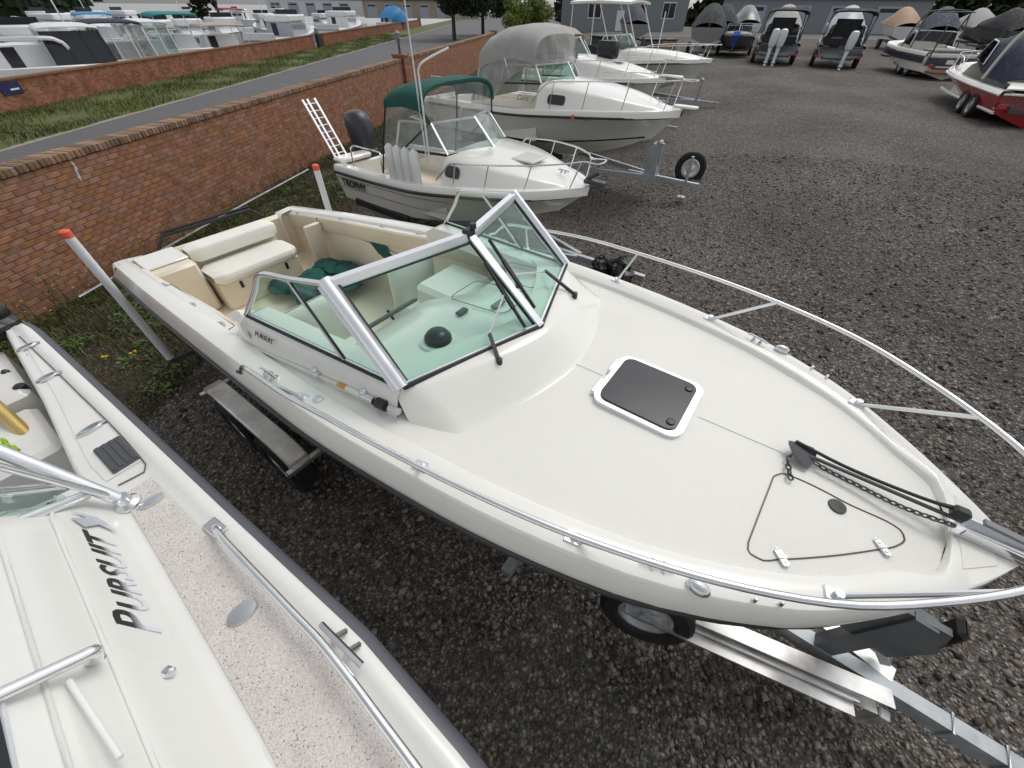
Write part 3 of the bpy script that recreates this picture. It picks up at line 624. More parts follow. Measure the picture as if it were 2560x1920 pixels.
# dash under the windshield -------------------------------------------
mb = MB(); rows = []
for t in np.linspace(-1, 1, 25):
    y = -.80 * t; s0 = 3.83 + .10 * math.sin(t * 2.2) * 0 + (.0 if t > .1 else .22 * min(1, (.1 - t) / .4)); s1 = 4.80 - .32 * abs(t) ** 1.5
    rows.append([(s0 + .06, y, 1.45), (s0, y, 1.9), (s0 + .01, y, 2.02), (s0 + .05, y, 2.055), (s0 + .3, y, 2.085), ((s0 + s1) / 2 + .1, y, 2.12), (s1, y, 2.165 - .03 * t * t)])
mb.grid(rows); mb.build('dash', 'gelcoat', boat, smooth=50)
mb = MB(); mb.slab([[(3.80, -.14 - .07 * k, 2.045), (3.87, -.14 - .07 * k, 2.082)] for k in range(7)], (0, 0, .022)); mb.build('dash_brow', 'dash_pad', boat, smooth=40)
q = FM.P(1095, 850, 2.17); mb = MB(); mb.lathe([(.115, 2.125), (.112, 2.135), (.10, 2.14)], (4.36, -.43, 0), 24); c_ = mb.build('compass', 'gelcoat', boat, smooth=40)
mb = MB(); mb.lathe([(.085, 2.135), (.083, 2.165), (.06, 2.195), (.03, 2.208), (.002, 2.21)], (4.36, -.43, 0), 20); mb.build('dome', 'smoke_hatch', c_, smooth=50)
mb = MB(); mb.box((4.25, -.09, 2.115), (.05, .09, .02), bev=.006); mb.build('latch', 'dash_pad', boat)
mb = MB(); mb.box((4.40, .12, 2.125), (.05, .12, .02), bev=.006); mb.build('latch', 'mid_grey', boat)
for x0, x1, y0, y1 in ((4.02, 4.52, .02, .34), (4.04, 4.5, .42, .72)):
    mb = MB(); pl = rrect(x0, x1, y0, y1, .06); mb.tube([(x, y, 2.066 + .115 * (x - 3.9) + .002) for x, y in pl], .0035, 5, closed=True); mb.build('seam', 'mid_grey', boat)
# cockpit ---------------------------------------------------------------
FL = .98
mb = MB(); mb.grid([[(s, y, FL) for y in np.linspace(.96, -.96, 9)] for s in np.linspace(.05, 4.1, 12)]); mb.build('cockpit_floor', 'liner', boat)
def inner(s, sg):
    t = min(TB(s), BG(s) - .18); z = ZG(s) - .031
    return [(s, sg * t, z), (s, sg * (t - .018), z - .015), (s, sg * (t - .02), z - .17), (s, sg * (t - .005), z - .19), (s, sg * (t + .02), z - .21), (s, sg * (t + .02), 1.08), (s, sg * (t - .01), FL)]
strip_both(inner, np.linspace(.04, 4.0, 30)).build('cockpit_liner', 'liner', boat, smooth=45)
mb = MB(); mb.box((.06, 0, 1.22), (.1, 2.0, .62), bev=.03); mb.build('transom_inner', 'liner', boat, smooth=40)
# port transom corner rises to full height, walk-through on that side
for sg in (1, -1):
    mb = MB(); rows = [[(0.0, sg * (b_), z_) for b_, z_ in ((1.1, 1.42), (1.09, 1.535), (1.04, 1.555), (.93, 1.553), (.80, 1.54), (.77, 1.5), (.77, 1.0))], [(.17, sg * b_, z_) for b_, z_ in ((1.125, 1.45), (1.11, 1.56), (1.06, 1.58), (.95, 1.575), (.80, 1.555), (.77, 1.52), (.77, 1.0))]]
    mb.grid(rows if sg > 0 else [r[::-1] for r in rows]); mb.build('quarter_corner', 'gelcoat', boat, smooth=50)
# starboard bait box beside the bench
mb = MB(); mb.box((.46, -.74, 1.28), (.56, .42, .6), bev=.03); mb.build('bait_box', 'liner', boat, smooth=40)
mb = MB(); mb.box((.40, -.735, 1.594), (.40, .40, .022), bev=.008); mb.build('bait_box_lid', 'gelcoat', boat, smooth=40)
# stern bench
mb = MB(); mb.box((.62, 0, 1.14), (.52, .98, .34), bev=.02); mb.build('bench_base', 'liner', boat, smooth=40)
mb = MB(); mb.box((.33, 0, 1.32), (.22, 1.02, .5), bev=.03); mb.build('bench_back_shell', 'liner', boat, smooth=40)
def cushion(c, d, name, nseam=0, rx=0):
    mb = MB(); n, m = 18, 14; rows = []
    for i in range(n + 1):
        a = 2 * math.pi * i / n; ca, sa = math.cos(a), math.sin(a); e = .35
        x = d[0] / 2 * math.copysign(abs(ca) ** e, ca); z = d[2] / 2 * math.copysign(abs(sa) ** e, sa)
        row = []
        for j in range(m + 1):
            t = -1 + 2 * j / m; k = 1 - max(0, abs(t) - .9) * 3.2; row.append((c[0] + x * k, c[1] + t * d[1] / 2, c[2] + z * k))
        rows.append(row)
    mb.grid(rows); return mb.build(name, 'vinyl', boat, smooth=60)
cushion((.70, 0, 1.365), (.46, 1.0, .13), 'seat_cushion'); cushion((.44, 0, 1.555), (.24, 1.02, .17), 'back_cushion')
for y in (-.27, .30):
    mb = MB(); mb.box((.885, y, 1.235), (.012, .035, .085), bev=.005); mb.build('seat_latch', 'black_plastic', boat)
mb = MB(); mb.tube([(-.1, -.62, 1.5), (-.14, -.5, 1.62), (-.14, .55, 1.62), (-.1, .66, 1.5)], .02, 8); mb.tube([(-.15, -.5, 1.655), (-.15, .55, 1.655)], .014, 8); mb.build('stern_rail', 'black_rubber', boat, smooth=60)
# swim platform
mb = MB(); mb.box((-.2, 0, 1.0), (.4, 1.9, .06), bev=.02); mb.build('swim_platform', 'gelcoat', boat, smooth=40)
# port side: door post, folding seat, canvas patch, locker line
mb = MB(); mb.box((.86, .80, 1.30), (.05, .22, .58), bev=.012); mb.build('transom_door_post', 'liner', boat, smooth=40)
mb = MB(); mb.tube([(.80, .93, 1.62), (.84, .9, 1.25)], .012, 6); mb.build('door_strap', 'mid_grey', boat)
mb = MB(); mb.box((1.75, .957, 1.36), (1.15, .02, .36), bev=.008); mb.build('side_pocket', 'liner', boat, smooth=40)
for x, z in ((2.1, 1.2),):
    mb = MB(); mb.lathe([(.03, 0), (.03, .012), (.012, .014)], seg=12, M=Matrix.Translation((x, .944, z)) @ Matrix.Rotation(R(90), 4, 'X')); mb.build('outlet_cap', 'mid_grey', boat)
mb = MB(); mb.add([(1.75, .962, 1.66), (2.0, .955, 1.66), (2.35, .93, 1.38), (2.28, .915, 1.36), (1.95, .93, 1.47), (1.75, .955, 1.6)], [(0, 5, 4, 3, 2, 1)]); m_ = mb.build('canvas_flap', 'green_canvas', boat); 
mb = MB(); mb.tube([(1.72, -.935, 1.665), (1.9, -.925, 1.672), (2.1, -.925, 1.675)], [.012, .03, .012], 6); mb.build('canvas_roll', 'green_canvas', boat)
# helm seats: seen through the glass
def helm_seat(x, y, rot):
    M0 = Matrix.Translation((x, y, 0)) @ Matrix.Rotation(rot, 4, 'Z')
    def bx(c, d, nm, m, bev=.05):
        t = MB(); t.box((0, 0, 0), d, bev=bev, M=M0 @ Matrix.Translation(c)); return t.build(nm, m, boat, smooth=45)
    bx((0, 0, 1.2), (.42, .5, .4), 'seat_box', 'liner', .02); bx((0, 0, 1.46), (.5, .54, .13), 'helm_seat_cushion', 'vinyl'); bx((-.24, 0, 1.70), (.13, .54, .5), 'helm_seat_back', 'vinyl')
helm_seat(3.28, -.55, 0); helm_seat(3.3, .50, 0)
mb = MB(); mb.box((3.62, .50, 1.62), (.5, .52, .5), bev=.04); mb.build('port_console', 'gelcoat', boat, smooth=40)
mb = MB(); mb.tube([(3.74 + .05 * math.sin(a), -.55 + .17 * math.cos(a), 1.80 + .16 * math.sin(a)) for a in np.linspace(0, 2 * math.pi, 20, endpoint=False)], .012, 6, closed=True); mb.tube([(3.85, -.55, 1.76), (3.74, -.55, 1.8)], .02, 6)
for k in range(3): a = k * 2.09; mb.tube([(3.74, -.55, 1.8), (3.74 + .05 * math.sin(a), -.55 + .17 * math.cos(a), 1.80 + .16 * math.sin(a))], .008, 5)
mb.build('steering_wheel', 'black_plastic', boat, smooth=60)
mb = MB(); mb.box((3.78, -.28, 1.9), (.05, .05, .12), bev=.01); mb.tube([(3.76, -.28, 1.9), (3.68, -.28, 2.0)], .012, 6); mb.build('throttle', 'black_plastic', boat)
# ---------------------------------------------------------------- windshield
ws = bpy.data.objects.new('windshield', None); COL.objects.link(ws); ws.parent = boat
A = {'n': (4.50, -.855, 2.152), 'f': (4.50, .855, 2.152), 'c': (4.815, 0, 2.192)}
T = {'n': (4.02, -.815, 2.578), 'f': (4.02, .815, 2.578), 'c': (4.285, 0, 2.618)}
SB = {'n': (3.10, -.97, 2.10), 'f': (3.10, .97, 2.10)}; ST = {'n': (3.42, -.885, 2.46), 'f': (3.42, .885, 2.46)}
def quadpane(a, b, c, d, nm='pane', ins=.012, m='ws_glass'):
    P = [np.array(p) for p in (a, b, c, d)]; ctr = sum(P) / 4; P = [p + (ctr - p) * ins for p in P]; mb = MB(); mb.plate(P, .006); return mb.build(nm, m, ws)
for k in 'nf':
    quadpane(A[k], A['c'], T['c'], T[k])
    mid = lambda p, q, t: lerp(p, q, t)
    # side glass: aft curved pane and a vent pane, split by a slanted post
    pb, pt = mid(SB[k], A[k], .70), mid(ST[k], T[k], .45)
    quadpane(pb, A[k], T[k], pt); mb = MB(); mb.plate([SB[k], mid(SB[k], A[k], .35), pb, pt, mid(ST[k], pt, .45), ST[k], mid(SB[k], ST[k], .55)], .006); mb.build('pane', 'ws_glass', ws)
    # corner post, wide aluminium extrusion
    mb = MB(); mb.bar(A[k], T[k], .085, .05, up=(1, .9 if k == 'f' else -.9, .6)); mb.tube([lerp(A[k], T[k], -.01), lerp(A[k], T[k], 1.03)], .042, 10); mb.build('corner_post', 'alu_frame', ws, smooth=50)
    mb = MB(); mb.bar(lerp(A[k], T[k], .99), lerp(A['c'], T['c'], 1.0), .045, .05); mb.bar(T[k], T['c'], .05, .028); mb.build('top_rail', 'alu_frame', ws)
    mb = MB(); mb.bar((T[k][0] + .012, T[k][1], T[k][2] - .032), (T['c'][0] + .012, T['c'][1], T['c'][2] - .032), .018, .022); mb.bar((A[k][0] + .012, A[k][1], A[k][2] + .003), (A['c'][0] + .012, 0, A['c'][2] + .003), .028, .02)
    dk = .05 if k == 'f' else -.05; mb.bar(lerp(A[k], A['c'], .045), lerp(T[k], T['c'], .055), .014, .02); mb.bar(lerp(A[k], A['c'], .975), lerp(T[k], T['c'], .975), .014, .02)
    mb.bar((SB[k][0], SB[k][1], SB[k][2]), A[k], .028, .022); mb.bar(pb, pt, .014, .016); mb.build('gasket', 'black_rubber', ws)
    mb = MB(); mb.bar((A[k][0] + .005, A[k][1], A[k][2] + .017), (A['c'][0] + .005, 0, A['c'][2] + .017), .012, .012); mb.bar(lerp(SB[k], A[k], .0), lerp(SB[k], A[k], 1), .012, .034); mb.bar(lerp(pb, SB[k], .02), lerp(pt, ST[k], .02), .02, .022); mb.build('base_track', 'alu_frame', ws)
    # swept tube down the aft edge of the side glass
    mb = MB(); mb.tube(spl([T[k], lerp(T[k], ST[k], .5), (ST[k][0] + .0, ST[k][1], ST[k][2] + .005), lerp(ST[k], SB[k], .4), lerp(ST[k], SB[k], .75), (SB[k][0] - .0, SB[k][1], SB[k][2] + .0)], 26), .017, 8); mb.build('grab_tube', 'steel_tube', ws, smooth=60)
mb = MB(); mb.bar(lerp(A['c'], T['c'], -.01), lerp(A['c'], T['c'], 1.0), .05, .04); mb.build('centre_post', 'alu_frame', ws)
mb = MB(); mb.box((4.28, 0, 2.63), (.06, .075, .06), bev=.012); mb.tube([(4.30, .02, 2.66), (4.30, .02, 2.69)], .02, 8); mb.build('centre_latch', 'black_plastic', ws)
mb = MB(); mb.box((4.60, .03, 2.36), (.05, .03, .05), bev=.01); mb.build('hinge_knob', 'black_plastic', ws)
for k, yy in (('n', (-.25, -.5, -.75)), ('f', (.25, .5, .75))):
    for y in yy: t = abs(y) / .82; p = lerp(T['c'], T[k], t); mb = MB(); mb.lathe([(.009, p[2] + .012), (.009, p[2] + .018), (.002, p[2] + .022)], (p[0], p[1], 0), 8); mb.build('snap', 'chrome', ws)
# wipers
def wiper(piv, elbow, tip0, tip1):
    w = MB(); w.lathe([(.018, piv[2] - .03), (.018, piv[2] + .012), (.008, piv[2] + .016)], (piv[0], piv[1], 0), 10); w.bar(piv, elbow, .016, .012); w.bar((piv[0], piv[1] - .012, piv[2] - .004), (elbow[0], elbow[1] - .012, elbow[2]), .008, .008)
    o = w.build('wiper_arm', 'black_plastic', ws); w = MB(); w.bar(tip0, tip1, .012, .02); w.bar(lerp(tip0, tip1, .3), lerp(tip0, tip1, .7), .02, .022); w.build('wiper_blade', 'black_rubber', o)
def onws(y, f, lift=.02):
    k = 'n' if y < 0 else 'f'; t = abs(y) / .85; a, b = lerp(A['c'], A[k], t), lerp(T['c'], T[k], t); p = lerp(a, b, f); return (p[0] + lift, p[1], p[2] + lift * .8)
wiper((4.80, -.39, 2.17), onws(-.30, .12), onws(-.10, .04), onws(-.05, .72)); 
mb = MB(); mb.bar(onws(-.30, .12), onws(-.07, .40), .01, .008); mb.build('wiper_link', 'alu_frame', ws)
wiper((4.79, .50, 2.16), onws(.47, .22), onws(.05, .14), onws(.12, .86)); mb = MB(); mb.bar(onws(.47, .2), onws(.08, .5), .01, .008); mb.build('wiper_link', 'alu_frame', ws)
# ---------------------------------------------------------------- fittings
hx0, hx1, hy = 5.31, 5.81, .235; hz = fdz(5.55, 0) + .002
ht = bpy.data.objects.new('deck_hatch', None); COL.objects.link(ht); ht.parent = boat
mb = MB(); mb.prism(rrect(hx0, hx1, -hy, hy, .07), hz - .02, hz + .022); mb.build('hatch_frame', 'alu_frame', ht, smooth=40)
mb = MB(); mb.prism(rrect(hx0 + .03, hx1 - .035, -hy + .03, hy - .03, .055), hz, hz + .032); mb.build('hatch_lens', 'smoke_hatch', ht, smooth=40)
for y in (-.12, .1): mb = MB(); mb.box((hx0 - .008, y, hz + .01), (.03, .13, .026), bev=.006); mb.build('hatch_hinge', 'alu_frame', ht)
for y in (-.15, .15): mb = MB(); mb.lathe([(.024, hz + .03), (.022, hz + .04), (.01, hz + .042)], (hx1 - .075, y, 0), 14); mb.build('hatch_knob', 'black_plastic', ht)
# anchor locker lid outline, hinges, hawse plate
L0 = [FM.P(u, v, 2.055)[:2] for u, v in ((1935, 1190), (1958, 1183), (2010, 1203), (2120, 1258), (2225, 1302), (2258, 1322), (2269, 1345), (2250, 1360), (2190, 1372), (2060, 1388), (1960, 1392), (1908, 1390), (1882, 1375), (1878, 1350), (1895, 1300))]
L0 = [p[:2] for p in spl([(p[0], p[1], 0) for p in L0 + L0[:1]], 70)][:-1]
lk = MB(); lk.tube([(x, y, fdz(x, y) + .001) for x, y in L0], .0035, 5, closed=True); lid = lk.build('anchor_locker_seam', 'text_brown', boat)
for q0_, q1_ in (((1948, 1368), (1975, 1412)), ((2193, 1345), (2228, 1388))):
    a_, b_ = FM.P(*q0_, 2.055), FM.P(*q1_, 2.055); p = lerp(a_, b_, .5); rz = math.atan2(b_[1] - a_[1], b_[0] - a_[0]); mb = MB(); z_ = fdz(p[0], p[1]); mb.box((p[0], p[1], z_ + .006), (math.dist(a_[:2], b_[:2]), .034, .009), rz=rz, bev=.004)
    for d in (-.035, -.018, .018, .035): mb.lathe([(.005, z_ + .010), (.004, z_ + .014), (.001, z_ + .015)], (p[0] + d * math.cos(rz), p[1] + d * math.sin(rz), 0), 6)
    mb.tube([(p[0] - .017 * math.sin(rz), p[1] + .017 * math.cos(rz), z_ + .012), (p[0] + .017 * math.sin(rz), p[1] - .017 * math.cos(rz), z_ + .012)], .006, 6); mb.build('locker_hinge', 'chrome', boat, smooth=30)
p = FM.P(2095, 1264, 2.06); mb = MB(); mb.lathe([(.036, fdz(p[0], p[1]) + .001), (.034, fdz(p[0], p[1]) + .007), (.01, fdz(p[0], p[1]) + .008)], (p[0], p[1], 0), 18); mb.build('hawse_cap', 'black_plastic', boat)
# bow roller and pulpit plate
mb = MB(); mb.box((7.08, 0, 2.075), (.42, .09, .012)); 
for y in (-.04, .04): mb.bar((6.90, y, 2.09), (7.34, y, 2.08), .006, .04)
br = mb.build('bow_roller', 'steel_tube', boat); mb = MB(); mb.lathe([(.03, -.045), (.02, 0), (.03, .045)], seg=12, M=Matrix.Translation((7.28, 0, 2.085)) @ Matrix.Rotation(R(90), 4, 'X')); mb.build('roller', 'black_rubber', br)
mb = MB(); mb.box((6.87, .015, 2.135), (.055, .05, .05), bev=.01); mb.build('anchor_lock', 'black_plastic', br)
mb = MB(); mb.bar((6.95, .03, 2.13), (7.42, .01, 2.11), .03, .014); mb.build('roller_cover', 'mid_grey', br)
# bow rail: near side, round the bow and back on the far side
def railp(s):
    b = BG(min(s, 7.08)); k = max(0, (s - 6.0) / 1.1); return b + .045 + .05 * k, ZG(min(s, 7.1)) + float(np.interp(s, [3.45, 3.62, 4.5, 6, 7.2], [.02, .15, .215, .245, .27]))
ns = [3.42, 3.46, 3.62, 4.0, 4.5, 5, 5.5, 6, 6.4, 6.7, 6.9, 7.03]
P = [(s, -railp(s)[0], railp(s)[1]) for s in ns] + [(7.2, -.17, 2.335), (7.27, 0, 2.34), (7.2, .17, 2.335)] + [(s, railp(s)[0], railp(s)[1]) for s in ns[::-1]]
mb = MB(); mb.tube(spl(P, 110), .0135, 8); rl = mb.build('bow_rail', 'steel_tube', boat, smooth=60)
for s0, s1 in ((3.95, 3.85), (4.86, 4.95), (5.63, 5.95), (6.52, 6.85)):
    for sg in (-1, 1):
        b0 = BG(s0) - .06; b1, z1 = railp(s1); mb = MB(); mb.tube([(s0, sg * b0, ZG(s0)), (s1, sg * b1, z1)], .011, 8); mb.box((s0, sg * b0, ZG(s0) + .004), (.08, .055, .012), rz=-sg * .2, bev=.004); mb.lathe([(.018, ZG(s0)), (.016, ZG(s0) + .03)], (s0, sg * b0, 0), 10); mb.build('stanchion', 'steel_tube', rl, smooth=40)
# deck fittings along the near and far gunwale
for sg in (-1, 1):
    cleat(boat, (3.63, sg * (BG(3.63) - .05), ZG(3.63)), -.03 * sg, .17); cleat(boat, (5.95, sg * (BG(5.95) - .07), ZG(5.95)), -.33 * sg, .13)
    for s_ in (.35, 1.28, 2.04, 2.63):
        b = BG(s_); z = ZG(s_) - .03; o = MB(); o.lathe([(.042, 0), (.04, .008), (.026, .01), (.024, -.02), (.002, -.02)], seg=16, M=Matrix.Translation((s_, sg * (b - .15), z + .004)) @ Matrix.Diagonal((1.25, .8, 1, 1))); o.build('rod_holder', 'chrome', boat, smooth=40)
    o = MB(); o.lathe([(.03, 0), (.028, .012), (.012, .016)], (4.05, sg * (BG(4.05) - .1), ZG(4.05)), 14); o.build('fuel_cap', 'chrome', boat, smooth=40)
    o = MB(); o.blob((6.1, sg * (BG(6.1) - .02), ZG(6.1) + .012), (.045, .03, .028), 12, 8); o.build('nav_light', 'chrome', boat, smooth=60)
    for s_ in (6.28, 6.36): o = MB(); o.lathe([(.009, 0), (.008, .02), (.003, .022)], (s_, sg * (BG(s_) - .015), ZG(s_)), 8); o.build('rail_stud', 'chrome', boat)
# raised pad outline on the aft gunwale
for x0, x1 in ((1.32, 2.75),):
    mb = MB(); pl = rrect(x0, x1, -1.14, -.985, .03, 3); mb.tube([(x, y + (-(BG(x) - 1.2)) * .9, ZG(x) - .030) for x, y in pl], .0035, 4, closed=True); mb.build('pad_seam', 'text_brown', boat)
# folded antenna in its clips on the side of the trunk
def tside(s, h): t0, t1 = TB(s), TT(s); z0, z1 = ZG(s) - .04, TZ(s); return (s, -(t0 + (t1 - t0) * h + .02), z0 + (z1 - z0) * h)
mb = MB(); mb.tube([tside(3.2, .12), tside(3.6, .2), tside(4.06, .28)], .0085, 8); an = mb.build('antenna', 'white_paint', boat, smooth=60)
for s_, r_, l_, m_ in ((3.86, .022, .05, 'chrome'), (4.08, .014, .07, 'amber'), (4.18, .018, .12, 'white_paint'), (4.30, .028, .09, 'chrome'), (4.40, .032, .07, 'black_plastic'), (4.49, .02, .07, 'clear_plastic')):
    a_, b_ = tside(s_ - l_ / 2, .26 + .16 * (s_ - 4)), tside(s_ + l_ / 2, .28 + .16 * (s_ - 4)); mb = MB(); mb.tube([a_, b_], r_, 12)
    if m_ in ('chrome',): mb.box((a_[0], a_[1] + .012, a_[2] + .02), (.035, .05, .05), bev=.01)
    mb.build('antenna_mount', m_, an, smooth=45)
# lettering on the side of the trunk and shore plug
a_, b_ = tside(3.26, .66), tside(3.58, .62); dirv = tuple(np.array(b_) - np.array(a_)); upv = tuple(np.array(tside(3.4, .9)) - np.array(tside(3.4, .4)))
text_mesh('PURSUIT', .05, tuple(np.array(a_) + np.array([0, -.012, 0])), dirv, upv, .25, .002).build('name_lettering', 'text_brown', boat)
mb = MB(); q = tside(3.14, .5); mb.blob((q[0], q[1] - .002, q[2]), (.03, .01, .03), 10, 6); mb.build('fish_emblem', 'text_silver', boat, smooth=50)
# aft cowl piece where the glass ends
mb = MB(); mb.tube([(2.93, -.99, 2.03), (2.86, -.9, 1.96), (2.86, -.82, 1.9)], .04, 8); mb.build('coaming_pad', 'vinyl', boat, smooth=60)
# ---------------------------------------------------------------- things lying in or on it
anc = thing('anchor', 'dark plough anchor with chain lashed along the bow of the cream boat', 'anchor', FM)
mb = MB(); mb.bar((6.27, .02, 2.085), (6.9, .012, 2.10), .01, .014); mb.build('shank', 'dark_grey', anc)
mb = MB(); mb.add([(6.24, .03, 2.115), (6.37, .055, 2.09), (6.36, .10, 2.075), (6.30, .085, 2.085), (6.37, -.0, 2.09), (6.35, -.06, 2.075), (6.30, -.05, 2.08), (6.245, .01, 2.11)], [(0, 3, 2, 1), (7, 4, 5, 6), (0, 1, 4, 7), (0, 7, 6, 3)]); mb.build('fluke', 'dark_grey', anc)
def chain(pts, link=.034):
    P = spl(pts, max(4, int(np.sum(np.linalg.norm(np.diff(np.array(pts), axis=0), axis=1)) / (link * .75)))); mb = MB()
    for i in range(len(P) - 1):
        a_, b_ = np.array(P[i]), np.array(P[i + 1]); t = (b_ - a_) / (np.linalg.norm(b_ - a_) + 1e-9); c_ = (a_ + b_) / 2; s1 = np.cross(t, (0, 0, 1)); s1 /= np.linalg.norm(s1) + 1e-9
        if i % 2: s1 = np.cross(t, s1)
        mb.tube([tuple(c_ + t * link * .5 * math.cos(k) + s1 * link * .3 * math.sin(k)) for k in np.linspace(0, 2 * math.pi, 8, endpoint=False)], link * .14, 4, closed=True)
    return mb
chain([(6.87, -.03, 2.10), (6.7, -.045, 2.09), (6.55, -.03, 2.085), (6.42, -.02, 2.085), (6.30, .02, 2.085), (6.27, -.05, 2.075), (6.30, -.16, 2.07)]).build('chain', 'dark_grey', anc)
mb = MB(); mb.tube(spl([(6.27, .045, 2.115), (6.5, .035, 2.10), (6.75, .03, 2.115), (6.9, .03, 2.14)], 14), .008, 6); mb.tube(spl([(6.3, .055, 2.105), (6.5, .05, 2.09), (6.75, .045, 2.10), (6.88, .04, 2.14)], 14), .006, 6); mb.build('lashing', 'black_rubber', anc)
mb = MB()
for k in range(14): mb.blob((1.35 + random.uniform(-.3, .35), .42 + random.uniform(-.32, .34), 1.04 + random.uniform(0, .14)), (random.uniform(.14, .27), random.uniform(.12, .22), random.uniform(.05, .1)), 9, 6, .22)
tag(mb.build('folded_canvas', 'green_canvas', None, smooth=60), 'crumpled dark green canvas lying on the cockpit floor of the cream boat', 'canvas'); o = bpy.data.objects['folded_canvas']; o.location = FM.o; o.rotation_euler = (0, 0, FM.h)
mb = MB()
for k in range(5): mb.blob((2.75 + random.uniform(-.12, .12), -.72 + random.uniform(-.1, .1), 1.45 + random.uniform(0, .12)), (.14, .12, .12), 8, 6, .15)
o = tag(mb.build('canvas_bundle', 'green_canvas', None, smooth=60), 'dark green canvas bundle behind the near side glass of the cream boat', 'canvas'); o.location = FM.o; o.rotation_euler = (0, 0, FM.h)

# ================================================================== its trailer
tr = thing('boat_trailer', 'tandem axle aluminium boat trailer under the cream boat', 'trailer', FM)
for sg in (-1, 1):
    mb = MB(); P_ = [(.1, .66), (4.9, .66), (7.5, .07)]
    for (xa, ya), (xb, yb) in zip(P_, P_[1:]):
        mb.bar((xa, sg * ya, .58), (xb, sg * yb, .58), .02, .15); mb.bar((xa, sg * ya, .66), (xb, sg * yb, .66), .10, .014); mb.bar((xa, sg * ya, .50), (xb, sg * yb, .50), .12, .014)
    mb.build('side_rail', 'alu_rough', tr)
    FP = ((1.50, .58), (1.53, .68), (1.60, .745), (1.72, .78), (1.95, .79), (2.33, .785), (2.7, .79), (2.92, .78), (3.04, .745), (3.11, .68), (3.14, .58))
    mb = MB(); mb.slab([[(x, sg * 1.10, z - .03), (x, sg * 1.115, z), (x, sg * 1.275, z), (x, sg * 1.29, z - .012), (x, sg * 1.292, z - .06)] for x, z in FP], (0, 0, -.01)); mb.build('fender', 'alu_rough', tr)
    
    for x_ in (3.13, 1.5): mb = MB(); mb.box((x_, sg * 1.0, .61), (.05, .66, .04)); mb.build('fender_bracket', 'alu_rough', tr)
    for x in (1.93, 2.72): wheel(tr, (x, sg * 1.205, .35), .35, .22, (0, sg, 0), 'alu_rough')
    mb = MB(); mb.box((2.3, sg * .42, .63), (3.9, .1, .09), bev=.02); mb.build('bunk', 'dark_grey', tr)
    mb = MB(); mb.tube([(.55, sg * 1.255, .60), (.55, sg * 1.275, 2.09)], .04, 14); gp = mb.build('guide_post', 'pvc', tr, smooth=40); mb = MB(); mb.lathe([(.042, 2.06), (.043, 2.115), (.03, 2.125), (.002, 2.127)], (.55, sg * 1.275, 0), 14); mb.build('post_cap', 'orange_cap', gp, smooth=40)
    mb = MB(); mb.tube([(.55, sg * .8, .54), (.55, sg * 1.25, .56), (.55, sg * 1.255, .72)], .03, 8); mb.build('post_bracket', 'dark_grey', tr, smooth=50)
mb = MB()
for x in (.6, 1.93, 2.72, 4.2, 5.15): mb.box((x, 0, .44), (.08, 1.62, .1))
mb.build('crossmember', 'galv', tr)
mb = MB(); mb.bar((6.6, 0, .60), (9.1, 0, .60), .09, .13); mb.build('tongue', 'galv', tr)
for x in (7.78, 8.02): mb = MB(); mb.tube([(x, -.055, .54), (x, -.055, .672), (x, .055, .672), (x, .055, .54)], .008, 6); mb.build('u_bolt', 'galv', tr)
mb = MB(); mb.box((8.42, 0, .63), (.12, .14, .19), bev=.012); mb.build('coupler_boot', 'black_rubber', tr); mb = MB(); mb.box((8.72, .0, .65), (.5, .11, .12), bev=.01); mb.build('coupler', 'white_paint', tr)
text_mesh('D', .07, (8.16, .03, .667), (0, -1, 0), (1, 0, 0), 0, .002).build('sticker_letter', 'text_silver', tr)
for d in (-.05, .05):
    for y in (-.03, .03): mb = MB(); mb.lathe([(.012, .71), (.011, .722), (.002, .724)], (8.72 + 2 * d, y, 0), 8); mb.build('bolt', 'galv', tr)
mat('galv_dark', (.15, .165, .175), .5, metal=.3, var=.15)
# winch stand and bow stop, seen past the bow
mb = MB(); mb.bar((7.12, 0, .62), (7.2, 0, 1.42), .08, .1, up=(1, 0, 0)); mb.plate([(6.98, .0, 1.0), (7.12, .0, 1.42), (7.30, .0, 1.42), (7.36, .0, 1.22), (7.30, .0, .95)], .04); mb.build('winch_stand', 'galv_dark', tr)
mb = MB(); mb.box((7.33, .04, 1.36), (.05, .12, .2), bev=.02); mb.build('bow_stop', 'black_rubber', tr)
mb = MB(); mb.bar((7.2, .06, 1.0), (7.42, .1, .72), .06, .05); mb.build('jack_tube', 'galv', tr)
# bow ladder step and jack foot
mb = MB(); mb.box((7.55, -.1, .38), (.06, .06, .26), bev=.008); mb.build('jack_foot', 'alu_rough', tr)
mb = MB(); mb.bar((6.0, -.47, .60), (7.36, -.17, .60), .03, .03); mb.bar((6.0, -.52, .56), (7.36, -.22, .56), .07, .02); mb.build('step_rail', 'alu_rough', tr)
wheel(tr, (6.12, -.43, .56), .32, .19, (.25, -1, .16), 'galv', 'spare_wheel')
